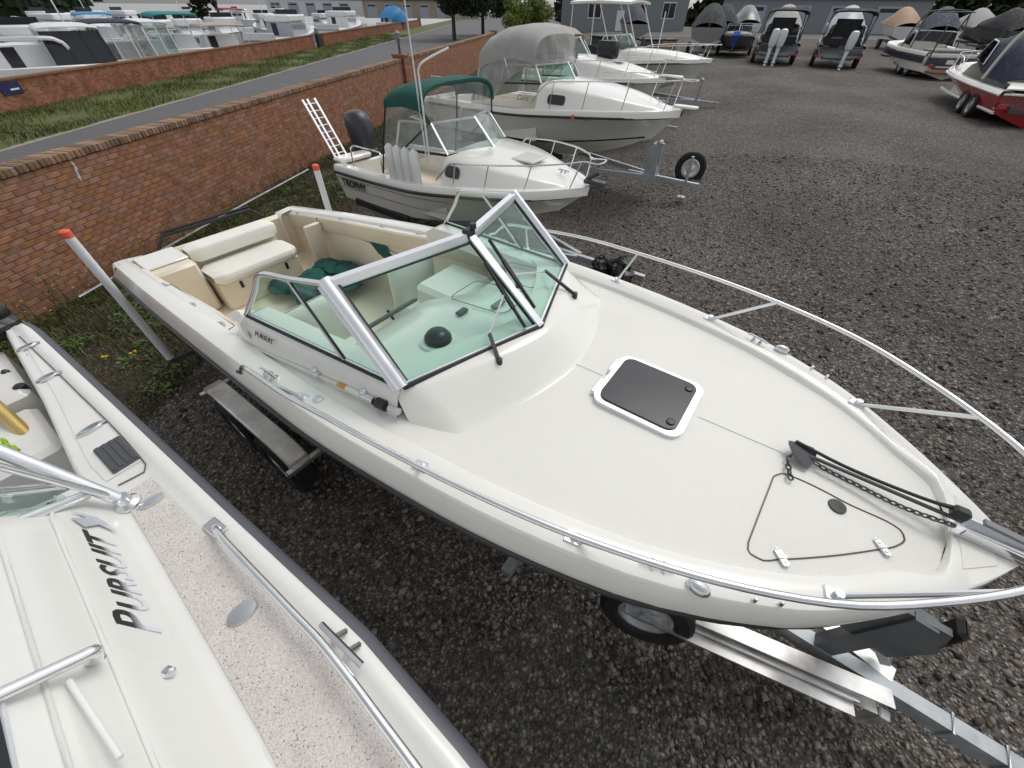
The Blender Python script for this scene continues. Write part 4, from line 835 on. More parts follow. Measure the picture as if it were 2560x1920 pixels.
# ================================================================== pale boat at the lower left
FL_ = Frame(-3.15, 2.02, -35.0)
lb = thing('motor_boat', 'white sport boat cropped by the lower left corner, seen from above its side deck', 'boat', FL_)
EY = lambda s: float(np.interp(s, [-.5, -.2, 0, 1.2, 2.23, 3.11, 3.65, 4.4, 5.2, 5.9, 6.3], [-.06, -.01, 0, .05, .09, .128, .105, -.02, -.35, -.85, -1.25]))
IY = lambda s: float(np.interp(s, [-.5, 0, .76, 1.48, 1.91, 2.3, 2.6, 3.13, 4, 5], [-.11, -.135, -.17, -.225, -.195, -.215, -.232, -.262, -.38, -.75]))
SS = np.concatenate([np.linspace(-.34, 3.9, 56), np.linspace(4.0, 5.4, 8)])
mb = MB(); mb.grid([[(s, EY(s) - .004, 1.985), (s, EY(s) + .0, 1.95), (s, EY(s) - .02, 1.86), (s, EY(s) - .05, 1.5), (s, EY(s) - .16, .95), (s, EY(s) - 1.0, .55)] for s in SS]); mb.build('hull', 'gelcoat_side', lb, smooth=45)
mat('grey_vinyl', (0.085, 0.09, 0.105), .5, var=.12, vscale=3)
mb = MB(); mb.grid([[(s, EY(s) - .004, 1.99), (s, EY(s) + .012, 1.985), (s, EY(s) + .026, 1.968), (s, EY(s) + .03, 1.94), (s, EY(s) + .018, 1.915), (s, EY(s) - .004, 1.90)] for s in SS]); mb.build('rub_rail', 'grey_vinyl', lb, smooth=60)
mat('gel_white', (0.74, 0.735, 0.70), .28, var=.035, vscale=2, coat=.25)
mb = MB(); mb.grid([[(s, EY(s) - .002, 1.984), (s, EY(s) - .012, 1.997), (s, EY(s) - .055, 2.004), (s, EY(s) - .062, 2.0), (s, (EY(s) - .12), 2.0), (s, IY(s) + .03, 2.0), (s, IY(s) + .012, 2.006), (s, IY(s) - .0, 2.004), (s, IY(s) - .012, 1.985)] for s in SS]); mb.build('side_deck', 'gel_white', lb, smooth=50)
def nonskid():
    m = bpy.data.materials.new('speckled_nonskid'); m.use_nodes = True; MATS['speckled_nonskid'] = m; n = m.node_tree; L = n.links.new; b = n.nodes['Principled BSDF']; b.inputs['Roughness'].default_value = .75
    tc = n.nodes.new('ShaderNodeTexCoord'); v = n.nodes.new('ShaderNodeTexVoronoi'); v.inputs['Scale'].default_value = 260; L(tc.outputs['Object'], v.inputs['Vector']); sp = n.nodes.new('ShaderNodeSeparateColor'); L(v.outputs['Color'], sp.inputs[0])
    r = n.nodes.new('ShaderNodeValToRGB'); r.color_ramp.interpolation = 'CONSTANT'; e = r.color_ramp.elements; e[0].position = 0; e[0].color = (.60, .555, .52, 1); e[1].position = .35; e[1].color = (.70, .655, .62, 1); q = e.new(.8); q.color = (.55, .50, .47, 1); q = e.new(.965); q.color = (.27, .25, .24, 1)
    nz = n.nodes.new('ShaderNodeTexNoise'); nz.inputs['Scale'].default_value = 8; nz.inputs['Detail'].default_value = 6; L(tc.outputs['Object'], nz.inputs['Vector']); mr = n.nodes.new('ShaderNodeMapRange'); mr.inputs['To Min'].default_value = .85; mr.inputs['To Max'].default_value = 1.12; L(nz.outputs['Fac'], mr.inputs['Value'])
    hv = n.nodes.new('ShaderNodeHueSaturation'); L(sp.outputs[0], r.inputs[0]); L(r.outputs[0], hv.inputs['Color']); L(mr.outputs[0], hv.inputs['Value']); L(hv.outputs[0], b.inputs['Base Color'])
    bp = n.nodes.new('ShaderNodeBump'); bp.inputs['Strength'].default_value = .3; bp.inputs['Distance'].default_value = .003; L(v.outputs['Distance'], bp.inputs['Height']); L(bp.outputs[0], b.inputs['Normal'])
nonskid()
sr = np.linspace(1.80, 4.6, 34)
mb = MB(); mb.grid([[(s, EY(s) - .105, 2.003), (s, (EY(s) + IY(s)) / 2 - .03, 2.0035), (s, IY(s) + .04, 2.003)] for s in sr]); mb.build('nonskid_deck', 'speckled_nonskid', lb)
sr = np.linspace(-.12, 1.66, 24)
mb = MB(); mb.grid([[(s, EY(s) - .085, 2.003), (s, IY(s) + .05, 2.003)] for s in sr]); mat('gel_pale', (.76, .75, .72), .5, var=.04, vscale=5, bump=.15, bscale=260); mb.build('coaming_panel', 'gel_pale', lb)
mb = MB(); mb.tube(spl([(-.1, -.085, 2.005), (.8, EY(.8) - .075, 2.005), (1.55, EY(1.55) - .078, 2.005), (1.70, EY(1.7) - .085, 2.005), (1.745, EY(1.74) - .11, 2.005), (1.73, IY(1.73) + .07, 2.005)], 40), .0032, 5); mb.build('panel_seam', 'text_brown', lb)
# cabin side, two creases, up to the side window
CX = np.linspace(1.62, 5.0, 40)
def cab(s):
    i = IY(s); k = min(1, max(0, (s - 1.6) / .35)); return [(s, i + .03, 2.0), (s, i + .012, 2.008), (s, i - .012, 2.03), (s, i - .075, 2.03 + .15 * k), (s, i - .10, 2.03 + .192 * k), (s, i - .108, 2.03 + .197 * k), (s, i - .175, 2.03 + .315 * k), (s, i - .182, 2.03 + .32 * k), (s, i - .26, 2.03 + .45 * k)]
mb = MB(); mb.grid([cab(s) for s in CX]); mb.build('cabin_side', 'gel_white', lb, smooth=28)
for k_ in (4, 6): mb = MB(); mb.tube([(p[0], p[1] + .002, p[2] + .001) for p in (cab(s)[k_] for s in CX)], .0065, 6); mb.build('crease_highlight', 'gel_white', lb, smooth=60)  # thin ridges added along the creases to draw their bright highlight lines
mb = MB(); mb.grid([[(s, IY(s) - .262, 2.482), (s, IY(s) - .285, 2.52), (s, IY(s) - .6, 2.62), (s, IY(s) - 1.3, 2.66)] for s in np.linspace(2.2, 5, 20)]); mb.build('cabin_roof', 'gel_white', lb, smooth=40)
mb = MB(); mb.grid([[(s, IY(s) - .215, 2.415), (s, IY(s) - .245, 2.468)] for s in np.linspace(2.72, 4.0, 12)]); mb.build('side_window', 'smoke_hatch', lb)
mb = MB(); mb.tube([(2.70, IY(2.7) - .215, 2.41), (3.3, IY(3.3) - .213, 2.41), (4.0, IY(4) - .213, 2.41)], .008, 6); mb.build('window_trim', 'alu_frame', lb)
# name on the cabin side, reading towards the bow
def cs(s, h): c = cab(s); p = lerp(c[2], c[4], h); return (p[0], p[1] + .004, p[2] + .004)
a_, b_ = cs(2.03, .2), cs(2.62, .2); dv = np.array(a_) - np.array(b_); uv = np.array(cs(2.3, .0)) - np.array(cs(2.3, 1.0))
def sidetext(txt, s_, sz): return text_mesh(txt, sz, cs(s_, .22), tuple(dv), tuple(-uv), .55, .0015, 1.02, .002).build('name_lettering', 'text_fade', lb)
sidetext('P', 2.60, .165); sidetext('URSUIT', 2.50, .125)
mb = MB(); mb.add([(lambda q: (q[0], q[1] + .006, q[2] + .004))(cs(1.97 + a, h)) for a, h in ((-.06, .75), (-.01, .5), (.0, .75), (.055, .6), (.03, .35), (.075, .1), (.02, .2), (-.02, .3))], [tuple(range(8))]); mb.build('fish_emblem', 'text_silver', lb)
# rail, cleat, ovals, step pad
mb = MB(); rp = [(2.30, EY(2.3) - .07, 2.012), (2.34, EY(2.34) - .07, 2.05), (2.42, EY(2.42) - .075, 2.075)] + [(s, EY(s) - .075 - .03 * (s - 2.4) * .6, 2.085 + .02 * (s - 2.4)) for s in np.linspace(2.6, 4.6, 14)]; mb.tube(spl(rp, 60), .014, 10); hr = mb.build('bow_rail', 'steel_tube', lb, smooth=60)
mb = MB(); mb.box((2.30, EY(2.3) - .07, 2.01), (.10, .055, .012), rz=.1, bev=.004); mb.lathe([(.018, 2.01), (.017, 2.035)], (2.31, EY(2.3) - .07, 0), 10); mb.build('rail_foot', 'chrome', hr, smooth=40)
cleat(lb, (3.10, EY(3.1) - .055, 2.004), .03, .21)
def oval(u, v, rx, ry, rz, m='chrome', h=.014, hole=True):
    p = FL_.P(u, v, 2.005); M = Matrix.Translation(p) @ Matrix.Rotation(rz, 4, 'Z') @ Matrix.Diagonal((rx, ry, 1, 1)); mb = MB(); mb.lathe([(1, 0), (.96, h * .7), (.75, h), (.62, h * .9), (.58, .001), (.002, .001)] if hole else [(1, 0), (.95, h * .7), (.5, h), (.002, h)], seg=22, M=M); return mb
for u, v, rx, ry in ((70, 868, .062, .022), (123, 943, .062, .026), (230, 1072, .066, .026)): oval(u, v, rx, ry, R(60 + 35)).build('rod_holder', 'chrome', lb, smooth=40)
oval(607, 1532, .052, .037, R(80), hole=False).build('deck_fill', 'chrome', lb, smooth=40); oval(380, 1253, .048, .026, R(85), hole=False).build('deck_fill', 'chrome', lb, smooth=40)
pp = [FL_.P(u, v, 2.006) for u, v in ((236, 1122), (298, 1090), (350, 1145), (288, 1190))]; cx, cy = sum(p[0] for p in pp) / 4, sum(p[1] for p in pp) / 4
mb = MB(); mb.box((cx, cy, 2.009), (.235, .115, .012), rz=R(2), bev=.004); pd = mb.build('step_pad', 'grey_vinyl', lb)
for k in range(4): mb = MB(); mb.box((cx + .0, cy - .042 + k * .028, 2.017), (.22, .02, .008), rz=R(2), bev=.003); mb.build('tread_rib', 'dark_grey', pd)
# cockpit
mb = MB(); mb.grid([[(s, IY(s) - .012, 1.985), (s, IY(s) - .02, 1.93), (s, IY(s) + .01, 1.9), (s, IY(s) + .02, 1.25)] for s in np.linspace(-.34, 1.75, 12)]); mb.build('cockpit_liner', 'gel_white', lb, smooth=40)
mb = MB(); mb.grid([[(s, IY(s) + .05, 1.25), (s, -2.2, 1.25)] for s in np.linspace(-.34, 2.0, 6)]); mb.build('cockpit_floor', 'mid_grey', lb)
mb = MB(); mb.box((.05, -.62, 1.55), (.7, .8, .7), bev=.03); mb.build('aft_locker', 'gel_white', lb, smooth=40); mb = MB(); mb.box((.72, -.55, 1.52), (.52, .6, .66), bev=.03); mb.build('side_locker', 'gel_pale', lb, smooth=40)
for (u, v), w in (((48, 966), .03), ((13, 930), .02)): p = FL_.P(u, v, 1.9); mb = MB(); mb.lathe([(w, 1.86), (w, 1.905), (w * .5, 1.915)], (p[0], p[1], 0), 12); mb.build('latch_knob', 'black_plastic', lb, smooth=40)
# stern corner with black outboard bracket / cover
mb = MB(); mb.box((-.34, -.16, 1.99), (.14, .26, .13), rz=.05, bev=.03); mb.box((-.25, -.19, 2.02), (.05, .2, .06), rz=.2, bev=.015); mb.blob((-.38, -.1, 2.08), (.05, .07, .05), 9, 6, .15); mb.build('stern_fitting', 'black_plastic', lb, smooth=40)
# hard top legs
b0 = FL_.P(315, 1255, 2.02)
def up(p, q, r, m='alu_frame', nm='hardtop_leg', seg=10): mb = MB(); mb.tube([p, lerp(p, q, .5), q], r, seg); return mb.build(nm, m, lb, smooth=60)
up(b0, FL_.P(-60, 1105, 2.42), .026); up((b0[0] - .02, b0[1] - .01, b0[2] + .03), FL_.P(-60, 1150, 2.46), .014, 'steel_tube')
mb = MB(); mb.lathe([(.05, 2.004), (.048, 2.016), (.03, 2.03), (.028, 2.06)], (b0[0], b0[1], 0), 18); mb.build('leg_foot', 'chrome', lb, smooth=40)
up(FL_.P(160, 1215, 2.2), FL_.P(-80, 1240, 2.42), .019, 'steel_tube', 'leg_brace')
up(FL_.P(215, 1238, 2.12), FL_.P(-60, 1345, 2.34), .02, 'alu_frame', 'windscreen_sill'); up(FL_.P(150, 1262, 2.12), FL_.P(-60, 1362, 2.3), .008, 'black_rubber', 'sill_gasket')
mb = MB(); mb.plate([FL_.P(170, 1245, 2.14), FL_.P(-60, 1345, 2.33), FL_.P(-60, 1250, 2.43), FL_.P(120, 1220, 2.22)], .006); mb.build('windscreen_pane', 'ws_glass', lb)
mb = MB(); p = FL_.P(118, 1264, 2.12); mb.tube([p, FL_.P(165, 1256, 2.1)], .012, 8); mb.build('screen_bracket', 'black_plastic', lb)
# grab rail on the cabin side
e1, e2 = FL_.P(235, 1628, 2.33), FL_.P(-60, 1765, 2.45); mb = MB(); mb.tube(spl([FL_.P(222, 1662, 2.24), FL_.P(238, 1640, 2.29), e1, lerp(e1, e2, .12), lerp(e1, e2, .5), e2], 30), .017, 10); gr = mb.build('grab_rail', 'steel_tube', lb, smooth=60)
p = FL_.P(220, 1662, 2.225); mb = MB(); mb.blob(p, (.04, .045, .02), 14, 8); mb.build('rail_foot', 'chrome', gr, smooth=60)
mb = MB(); mb.tube([FL_.P(172, 1702, 2.32), FL_.P(300, 1895, 2.32)], .008, 8); mb.build('drip_rail', 'white_paint', lb, smooth=60)
p = FL_.P(421, 1680, 2.12); mb = MB(); mb.box((p[0], p[1], p[2]), (.035, .03, .03), rz=.4, bev=.008); mb.build('snap_eye', 'chrome', lb)
g0, g1 = FL_.P(-70, 965, 2.0), FL_.P(128, 1140, 1.75); mb = MB(); mb.tube([g0, g1], .035, 14); o = mb.build('fishing_rod_tube', 'brass', None, smooth=50)
tag(o, 'shiny gold coloured tube slanting across the cockpit at the left edge', 'tube'); o.location = FL_.o; o.rotation_euler = (0, 0, FL_.h)
mat('lime', (.30, .48, .02), .6, var=.15); mb = MB()
for k in range(14): p = FL_.P(5 + 3 * k, 1108 + 2 * k + random.uniform(-9, 9), 2.05); mb.blob(p, (.018, .012, .012), 6, 4, .3)
o = tag(mb.build('lime_rope', 'lime', None, smooth=50), 'short bright lime green rope end beside the hardtop leg', 'rope'); o.location = FL_.o; o.rotation_euler = (0, 0, FL_.h)

# ================================================================== boats parked behind
def outboard(parent, x, y, z, h, m, tilt=0, dark='black_plastic'):
    "outboard motor: cowl, midsection, gearcase; z is the transom clamp height"
    M = Matrix.Translation((x, y, z)) @ Matrix.Rotation(tilt, 4, 'Y')
    e = bpy.data.objects.new('outboard_motor', None); COL.objects.link(e); e.parent = parent
    mb = MB(); rows = []
    for k, (zz, l, w, xo) in enumerate(((.0, .36, .27, -.22), (.1, .44, .33, -.22), (.3, .48, .36, -.24), (.48, .46, .34, -.26), (.6, .38, .28, -.29), (.64, .2, .14, -.31))):
        row = []
        for i in range(14):
            a = 2 * math.pi * i / 14; ca, sa = math.cos(a), math.sin(a); row.append(tuple(M @ Vector((xo + l * h / 2 * math.copysign(abs(ca) ** .6, ca), w * h / 2 * math.copysign(abs(sa) ** .6, sa), zz * h))))
        rows.append(row)
    mb.grid(rows, True); mb.f.append(tuple(range(len(rows) * 14 - 14, len(rows) * 14))); mb.build('cowl', m, e, smooth=50)
    mb = MB(); mb.box((0, 0, 0), (.2 * h, .14 * h, .7 * h), bev=.03, M=M @ Matrix.Translation((-.2, 0, -.3 * h))); mb.build('midsection', dark if m == 'black_plastic' else m, e, smooth=45)
    mb = MB(); mb.lathe([(.01, -.28 * h), (.06 * h, -.18 * h), (.075 * h, 0), (.05 * h, .2 * h), (.02, .26 * h)], seg=10, M=M @ Matrix.Translation((-.22, 0, -.72 * h)) @ Matrix.Rotation(R(90), 4, 'Y')); mb.box((0, 0, 0), (.3 * h, .2 * h, .015), M=M @ Matrix.Translation((-.24, 0, -.6 * h))); mb.build('gearcase', dark, e, smooth=45)
    mb = MB(); mb.box((0, 0, 0), (.18, .24, .3), bev=.02, M=M @ Matrix.Translation((-.04, 0, -.05))); mb.build('clamp_bracket', dark, e); return e
def trailer(fr, L, label, x0=.2, w=.78, wheels=(1.9,), tyre=.33, z=None, post=True, name='boat_trailer', m='galv', half=1.12, fend=True, tongue=1.5, light=False):
    g = float(ground_z(fr.out((L / 2, 0, 0))[0])) if z is None else z; f = Frame(fr.o[0], fr.o[1], math.degrees(fr.h), g)
    t = thing(name, label, 'trailer', f); zr = .5
    for sg in (-1, 1):
        mb = MB(); mb.bar((x0, sg * w, zr), (L * .62, sg * w, zr), .07, .11); mb.bar((L * .62, sg * w, zr), (L * 1.02, sg * .06, zr), .07, .11); mb.build('side_rail', m, t)
        for x in wheels: wheel(t, (x, sg * half, tyre), tyre, .2, (0, sg, 0), 'galv')
        if fend:
            xa, xb = min(wheels) - .42, max(wheels) + .42; mb = MB(); mb.slab([[(x, sg * (half - .12), q), (x, sg * (half + .12), q)] for x, q in ((xa, .5), (xa + .1, .68), (xa + .25, .75), (xb - .25, .75), (xb - .1, .68), (xb, .5))], (0, 0, -.015)); mb.build('fender', m, t)
        mb = MB(); mb.box((L * .36, sg * .45, zr + .14), (L * .55, .1, .1), bev=.02); mb.build('bunk', 'black_rubber', t)
        if light: mb = MB(); mb.box((x0 - .05, sg * (half - .1), .55), (.06, .2, .12), bev=.01); mb.build('tail_light', 'red_plastic', t)
    for x in (x0 + .1,) + tuple(wheels) + (L * .6,): mb = MB(); mb.box((x, 0, zr - .06), (.07, 2 * w, .08)); mb.build('crossmember', m, t)
    mb = MB(); mb.bar((L * .9, 0, zr), (L + tongue, 0, zr), .08, .1); mb.build('tongue', m, t)
    if post: mb = MB(); mb.bar((L * 1.0, 0, zr), (L * 1.0 + .05, 0, 1.2), .09, .12, up=(1, 0, 0)); mb.tube([(L, -.1, 1.2), (L, .1, 1.2)], .05, 10); mb.build('winch_post', m, t)
    return t
def loft_arch(stations, n=14):
    rows = []
    for s, hw, z0, zt in stations:
        rows.append([(s, hw * math.copysign(abs(math.cos(a)) ** .55, math.cos(a)), z0 + (zt - z0) * abs(math.sin(a)) ** .62) for a in np.linspace(0, math.pi, n)])
    return rows
def runabout(fr, label, L, bm, zs, zm, zb, ch, keel, hullm, cuddy, ws, porthole=None, rail=True, deckm='gelcoat', railh=.42, rubm='rub_rail', drop=.12, cock=1.05, stem=(.05, .5, 1.1), rs0=.5, group=None, name='motor_boat', pane='pale_glass'):
    """cuddy = (start, height above gunwale at start), ws = (aft s, corner s, centre s, base z, top z, half width, rake)"""
    b = thing(name, label, 'boat', fr, group)
    un = [0, .25, .5, .7, .85, .94, 1.0]; bg = lambda u: pchip(un, [bm * .92, bm * .98, bm, bm * .93, bm * .68, bm * .36, .04], u); zg = lambda u: pchip([0, .4, .75, 1], [zs, zm, zm + (zb - zm) * .7, zb], u)
    B = lambda s: float(bg(np.clip(s / L, 0, 1))); Z = lambda s: float(zg(np.clip(s / L, 0, 1)))
    u, rub, chn, kl = hull_pts(L, bg, zg, 30, drop, .045, ch, keel, stem); hull_mesh(rub, chn, kl).build('hull', hullm, b, smooth=40)
    mb = MB(); P = [(p[0], p[1] + .012, p[2]) for p in rub]; mb.tube(P + [(p[0], -p[1], p[2]) for p in P[::-1][1:]], .026, 6); mb.build('rub_rail', rubm, b, smooth=60)
    us_ = np.linspace(0, 1, 34) ** .85
    def gunr(u_, sg):
        bb, z = float(bg(u_)), float(zg(u_)); k = min(1, bb / .4); return [(u_ * L, sg * y, q) for y, q in ((bb + .04, z - drop), (bb + .03 * k, z - .03), (bb + .005, z), (bb - .13 * k, z + .002), (bb - .15 * k, z - .02))]
    strip_both(gunr, us_).build('gunwale', deckm, b, smooth=45)
    s0, hc = cuddy; rows = []
    hh = lambda s: hc * (1 - np.clip((s - s0) / (L - .25 - s0), 0, 1) ** 1.25)
    for s in np.linspace(s0, L - .04, 22):
        bb = max(B(s) - .13 * min(1, B(s) / .4), .02); z = Z(s); h = float(hh(s)); hf = [(bb, z), (bb * .965, z + h * .15), (bb * .88, z + h * .8), (bb * .80, z + h * .97), (bb * .45, z + h * 1.0 + .03 * min(1, bb)), (0, z + h + .045 * min(1, bb))]
        rows.append([(s, y, q) for y, q in hf] + [(s, -y, q) for y, q in hf[-2::-1]])
    mb = MB(); mb.grid(rows); r0 = rows[0]; mb.add(r0 + [(s0, -B(s0) + .14, cock), (s0, B(s0) - .14, cock)], [tuple(range(len(r0) + 1, -1, -1))]); mb.build('cabin_top', deckm, b, smooth=42)
    # cockpit
    def inn(s, sg): t = B(s) - .15; return [(s, sg * t, Z(s) - .02), (s, sg * (t - .06), Z(s) - .03), (s, sg * (t - .06), Z(s) - .12), (s, sg * t, Z(s) - .14), (s, sg * t, cock)]
    strip_both(inn, np.linspace(.0, s0 + .05, 12)).build('cockpit_liner', deckm, b, smooth=45)
    mb = MB(); mb.grid([[(s, B(s) - .13, cock), (s, -B(s) + .13, cock)] for s in np.linspace(0, s0, 6)]); mb.build('cockpit_floor', 'liner', b)
    mb = MB(); mb.box((.05, 0, (zs - .05 + cock) / 2), (.1, 2 * bm * .88, zs - .05 - cock), bev=.02); mb.build('transom', deckm, b)
    # windshield
    if ws:
        sa, sc, sm, zbw, ztw, hw, rk = ws; w = bpy.data.objects.new('windshield', None); COL.objects.link(w); w.parent = b
        bt = {1: (sc, hw, zbw), -1: (sc, -hw, zbw), 0: (sm, 0, zbw + .03)}; tp = {1: (sc - rk, hw * .94, ztw), -1: (sc - rk, -hw * .94, ztw), 0: (sm - rk - .05, 0, ztw + .02)}
        for sg in (1, -1):
            a0, a1 = (sa, sg * (hw + .06), zbw - .06), (sa + .12, sg * hw, ztw - .04)
            for q, nm in (((bt[sg], bt[0], tp[0], tp[sg]), 'pane'), ((a0, bt[sg], tp[sg], a1), 'pane')): mb = MB(); mb.plate(q, .006); mb.build('pane', pane, w)
            for p, q in ((bt[sg], bt[0]), (a0, bt[sg])): mb = MB(); mb.bar(p, q, .03, .03); mb.build('base_track', 'black_rubber', w)
            for p, q in ((tp[sg], tp[0]), (a1, tp[sg]), (bt[sg], tp[sg]), (a0, a1)): mb = MB(); mb.bar(p, q, .028, .03); mb.build('frame_bar', 'alu_frame', w)
        mb = MB(); mb.bar(bt[0], tp[0], .035, .03); mb.build('frame_bar', 'alu_frame', w)
    if porthole:
        for sg in (-1, 1):
            s, dz, l, h = porthole; y = max(B(s) - .13, .02) * .935; z = Z(s) + float(hh(s)) * dz; yf = max(B(s + l) - .13, .02) * .935 - (max(B(s) - .13, .02) * .935); zt = .12
            mb = MB(); pl = rrect(0, l, -h / 2, h / 2, h * .3); mb.add([(s + x, sg * (y + yf * x / l - q * .3 + .012), z + q) for x, q in pl], [tuple(range(len(pl))) if sg < 0 else tuple(range(len(pl) - 1, -1, -1))]); mb.build('cabin_window', 'smoke_hatch', b)
            mb = MB(); mb.tube([(s + x, sg * (y + yf * x / l - q * .3 + .012), z + q) for x, q in pl], .008, 5, closed=True); mb.build('window_frame', 'black_plastic', b)
    if rail:
        rp = [(s, B(min(s, L - .05)) - .03, Z(s) + railh * min(1, (s - s0 + .12) / .45)) for s in np.linspace(s0 + rs0 - .5, L - .08, 14)]; P = [(x, y, z) for x, y, z in rp] + [(L + .12, .14, zb + railh), (L + .16, 0, zb + railh), (L + .12, -.14, zb + railh)] + [(x, -y, z) for x, y, z in rp[::-1]]
        mb = MB(); mb.tube(spl(P, 70), .0125, 6); r_ = mb.build('bow_rail', 'steel_tube', b, smooth=60)
        for f in (.14, .4, .66, .9):
            for sg in (-1, 1): s = s0 + (L - s0) * f; st = min(s + .1, L - .05); y1 = B(st) - .03; mb = MB(); mb.tube([(s, sg * (B(s) - .06), Z(s)), (st, sg * y1, Z(st) + railh * min(1, (st - s0 + .12 + .5 - rs0) / .45))], .010, 6); mb.build('stanchion', 'steel_tube', r_)
    cleat(b, (.3, -B(.3) + .06, Z(.3)), 0, .17); cleat(b, (L - .5, 0, zb + float(hh(L - .5)) + .02), 0, .2)
    return b, B, Z, hh
# ---- second boat: green bimini
FT = Frame(-3.0, 9.3, -36)
tb, TBf, TZf, thh = runabout(FT, 'white cuddy boat with dark green canvas top and black outboard, second in the row', 5.14, 1.1, 1.32, 1.4, 1.66, (.93, .68, 1.2), (.4, .95), 'gelcoat_side', (2.9, .40), (1.75, 2.92, 3.27, 1.87, 2.26, .76, .36), porthole=(2.98, .52, .27, .15), railh=.34, cock=.9)
text_mesh('TROPHY', .19, (.22, -1.078, 1.00), (1, -.03, .015), (0, -.12, 1), .12, .003, 1.05, .006).build('name_lettering', 'text_dark', tb)
for z, y in ((1.16, 1.10), (.97, 1.055)): mb = MB(); mb.tube([(.1, -y, z - .02), (2.2, -y - .02, z + .03), (3.2, -y + .0, z + .12)], .006, 4); mb.build('strake_line', 'mid_grey', tb)
outboard(tb, -.05, 0, 1.3, 1.2, 'black_plastic', R(-6))
mat('cowl_dark', (.03, .034, .045), .35, var=.1)
for c in tb.children:
    if c.name.startswith('outboard_motor'):
        for g in c.children:
            if g.name.startswith('cowl'): g.data.materials[0] = MATS['cowl_dark']
# canvas top and clear curtains
mb = MB(); mb.slab(loft_arch([(1.68, .86, 2.40, 2.60), (1.78, .86, 2.42, 2.68), (2.1, .86, 2.46, 2.75), (2.4, .86, 2.44, 2.76), (2.55, .85, 2.42, 2.74)]), (0, 0, -.015)); mb.build('canvas_top', 'green_canvas', tb, smooth=60)
mb = MB()
for sg in (-1, 1): mb.bar((2.54, sg * .86, 2.44), (2.60, sg * .78, 2.26), .03, .06)
fr_ = loft_arch([(2.56, .86, 2.40, 2.735)], 18)[0]; mb.tube(fr_, .03, 6); rr_ = loft_arch([(1.69, .86, 2.38, 2.6)], 18)[0]; mb.tube(rr_, .022, 6); mb.build('canvas_trim', 'green_canvas', tb, smooth=60)
top = loft_arch([(2.58, .80, 2.36, 2.70)], 18)[0]; bot = [(2.56 + .26 * (1 - abs(p[1] / .8) ** 1.3), p[1] * .92, 2.27) for p in top]
mb = MB(); mb.grid([top, [lerp(a, c, .5) for a, c in zip(top, bot)], bot]); mb.build('front_curtain', 'clear_vinyl', tb, smooth=60)
for sg in (-1, 1):
    mb = MB(); mb.grid([[(1.72, sg * .86, 2.40), (2.1, sg * .865, 2.45), (2.54, sg * .86, 2.42)], [(1.6, sg * .92, 1.95), (2.1, sg * .92, 1.97), (2.56, sg * .84, 2.2)], [(1.45, sg * .96, 1.42), (1.75, sg * .96, 1.45), (1.9, sg * .93, 1.75)]]); mb.build('side_curtain', 'clear_vinyl', tb, smooth=60)
    mb = MB(); mb.tube([(1.9, sg * .93, 1.76), (2.25, sg * .90, 2.0), (2.58, sg * .82, 2.24)], .014, 6); mb.tube([(1.70, sg * .86, 2.4), (1.58, sg * .93, 1.95), (1.44, sg * .965, 1.40)], .016, 6); mb.build('curtain_zip', 'navy', tb)
mb = MB(); mb.grid([[(1.70, y, 2.42 + .16 * (1 - (y / .86) ** 2)) for y in np.linspace(-.84, .84, 7)], [(1.45, y, 1.45) for y in np.linspace(-.94, .94, 7)]]); mb.build('aft_curtain', 'hazy_vinyl', tb, smooth=60)
# antenna, light pole, stern ladder rack, grab rail, anchor roller
mb = MB(); mb.tube([(2.52, -.86, 1.72), (2.50, -.855, 2.9), (2.48, -.85, 3.75)], [.013, .011, .008], 7); mb.build('antenna', 'white_paint', tb, smooth=60)
mb = MB(); mb.tube(spl([(2.60, -.87, 1.72), (2.6, -.875, 2.4), (2.60, -.875, 2.92), (2.62, -.84, 2.99), (2.68, -.7, 3.06), (2.80, -.42, 3.16)], 26), .014, 8); mb.build('light_pole', 'white_paint', tb, smooth=60)
lad = bpy.data.objects.new('stern_ladder', None); COL.objects.link(lad); lad.parent = tb
for y in (-.62, -.78, -.88): mb = MB(); mb.bar((-.12, y, 1.38), (-.78, y + .04, 2.26), .035, .04); mb.build('ladder_rail', 'alu_frame', lad)
for k in range(8): p, q = lerp((-.12, -.62, 1.38), (-.78, -.58, 2.26), (k + .6) / 8.2), lerp((-.12, -.88, 1.38), (-.78, -.84, 2.26), (k + .6) / 8.2); mb = MB(); mb.tube([p, q], .011, 6); mb.build('rung', 'alu_frame', lad)
mb = MB(); mb.box((-.02, -.55, 1.36), (.3, .75, .09), bev=.03); mb.build('swim_step', 'gelcoat', tb, smooth=40)
mb = MB(); mb.tube(spl([(.55, -.95, 1.35), (.55, -.93, 1.66), (.6, -.88, 1.7), (1.3, -.88, 1.7), (1.4, -.92, 1.66), (1.4, -.95, 1.38)], 30), .014, 6); mb.build('side_rail', 'steel_tube', tb, smooth=60)
mb = MB(); mb.tube(spl([(.55, .95, 1.35), (.5, .9, 1.9), (.6, .6, 1.95), (1.3, .6, 1.9)], 20), .014, 6); mb.build('arch_tube', 'steel_tube', tb, smooth=60)
mb = MB(); mb.box((5.2, 0, 1.72), (.34, .12, .06), bev=.01); mb.tube([(5.05, .0, 1.74), (5.25, .0, 1.86)], .03, 6); mb.build('anchor_roller', 'dark_grey', tb)
mb = MB(); mb.box((4.0, 0, 1.86), (.42, .44, .03), bev=.01); mb.build('deck_hatch', 'gelcoat', tb, smooth=40)
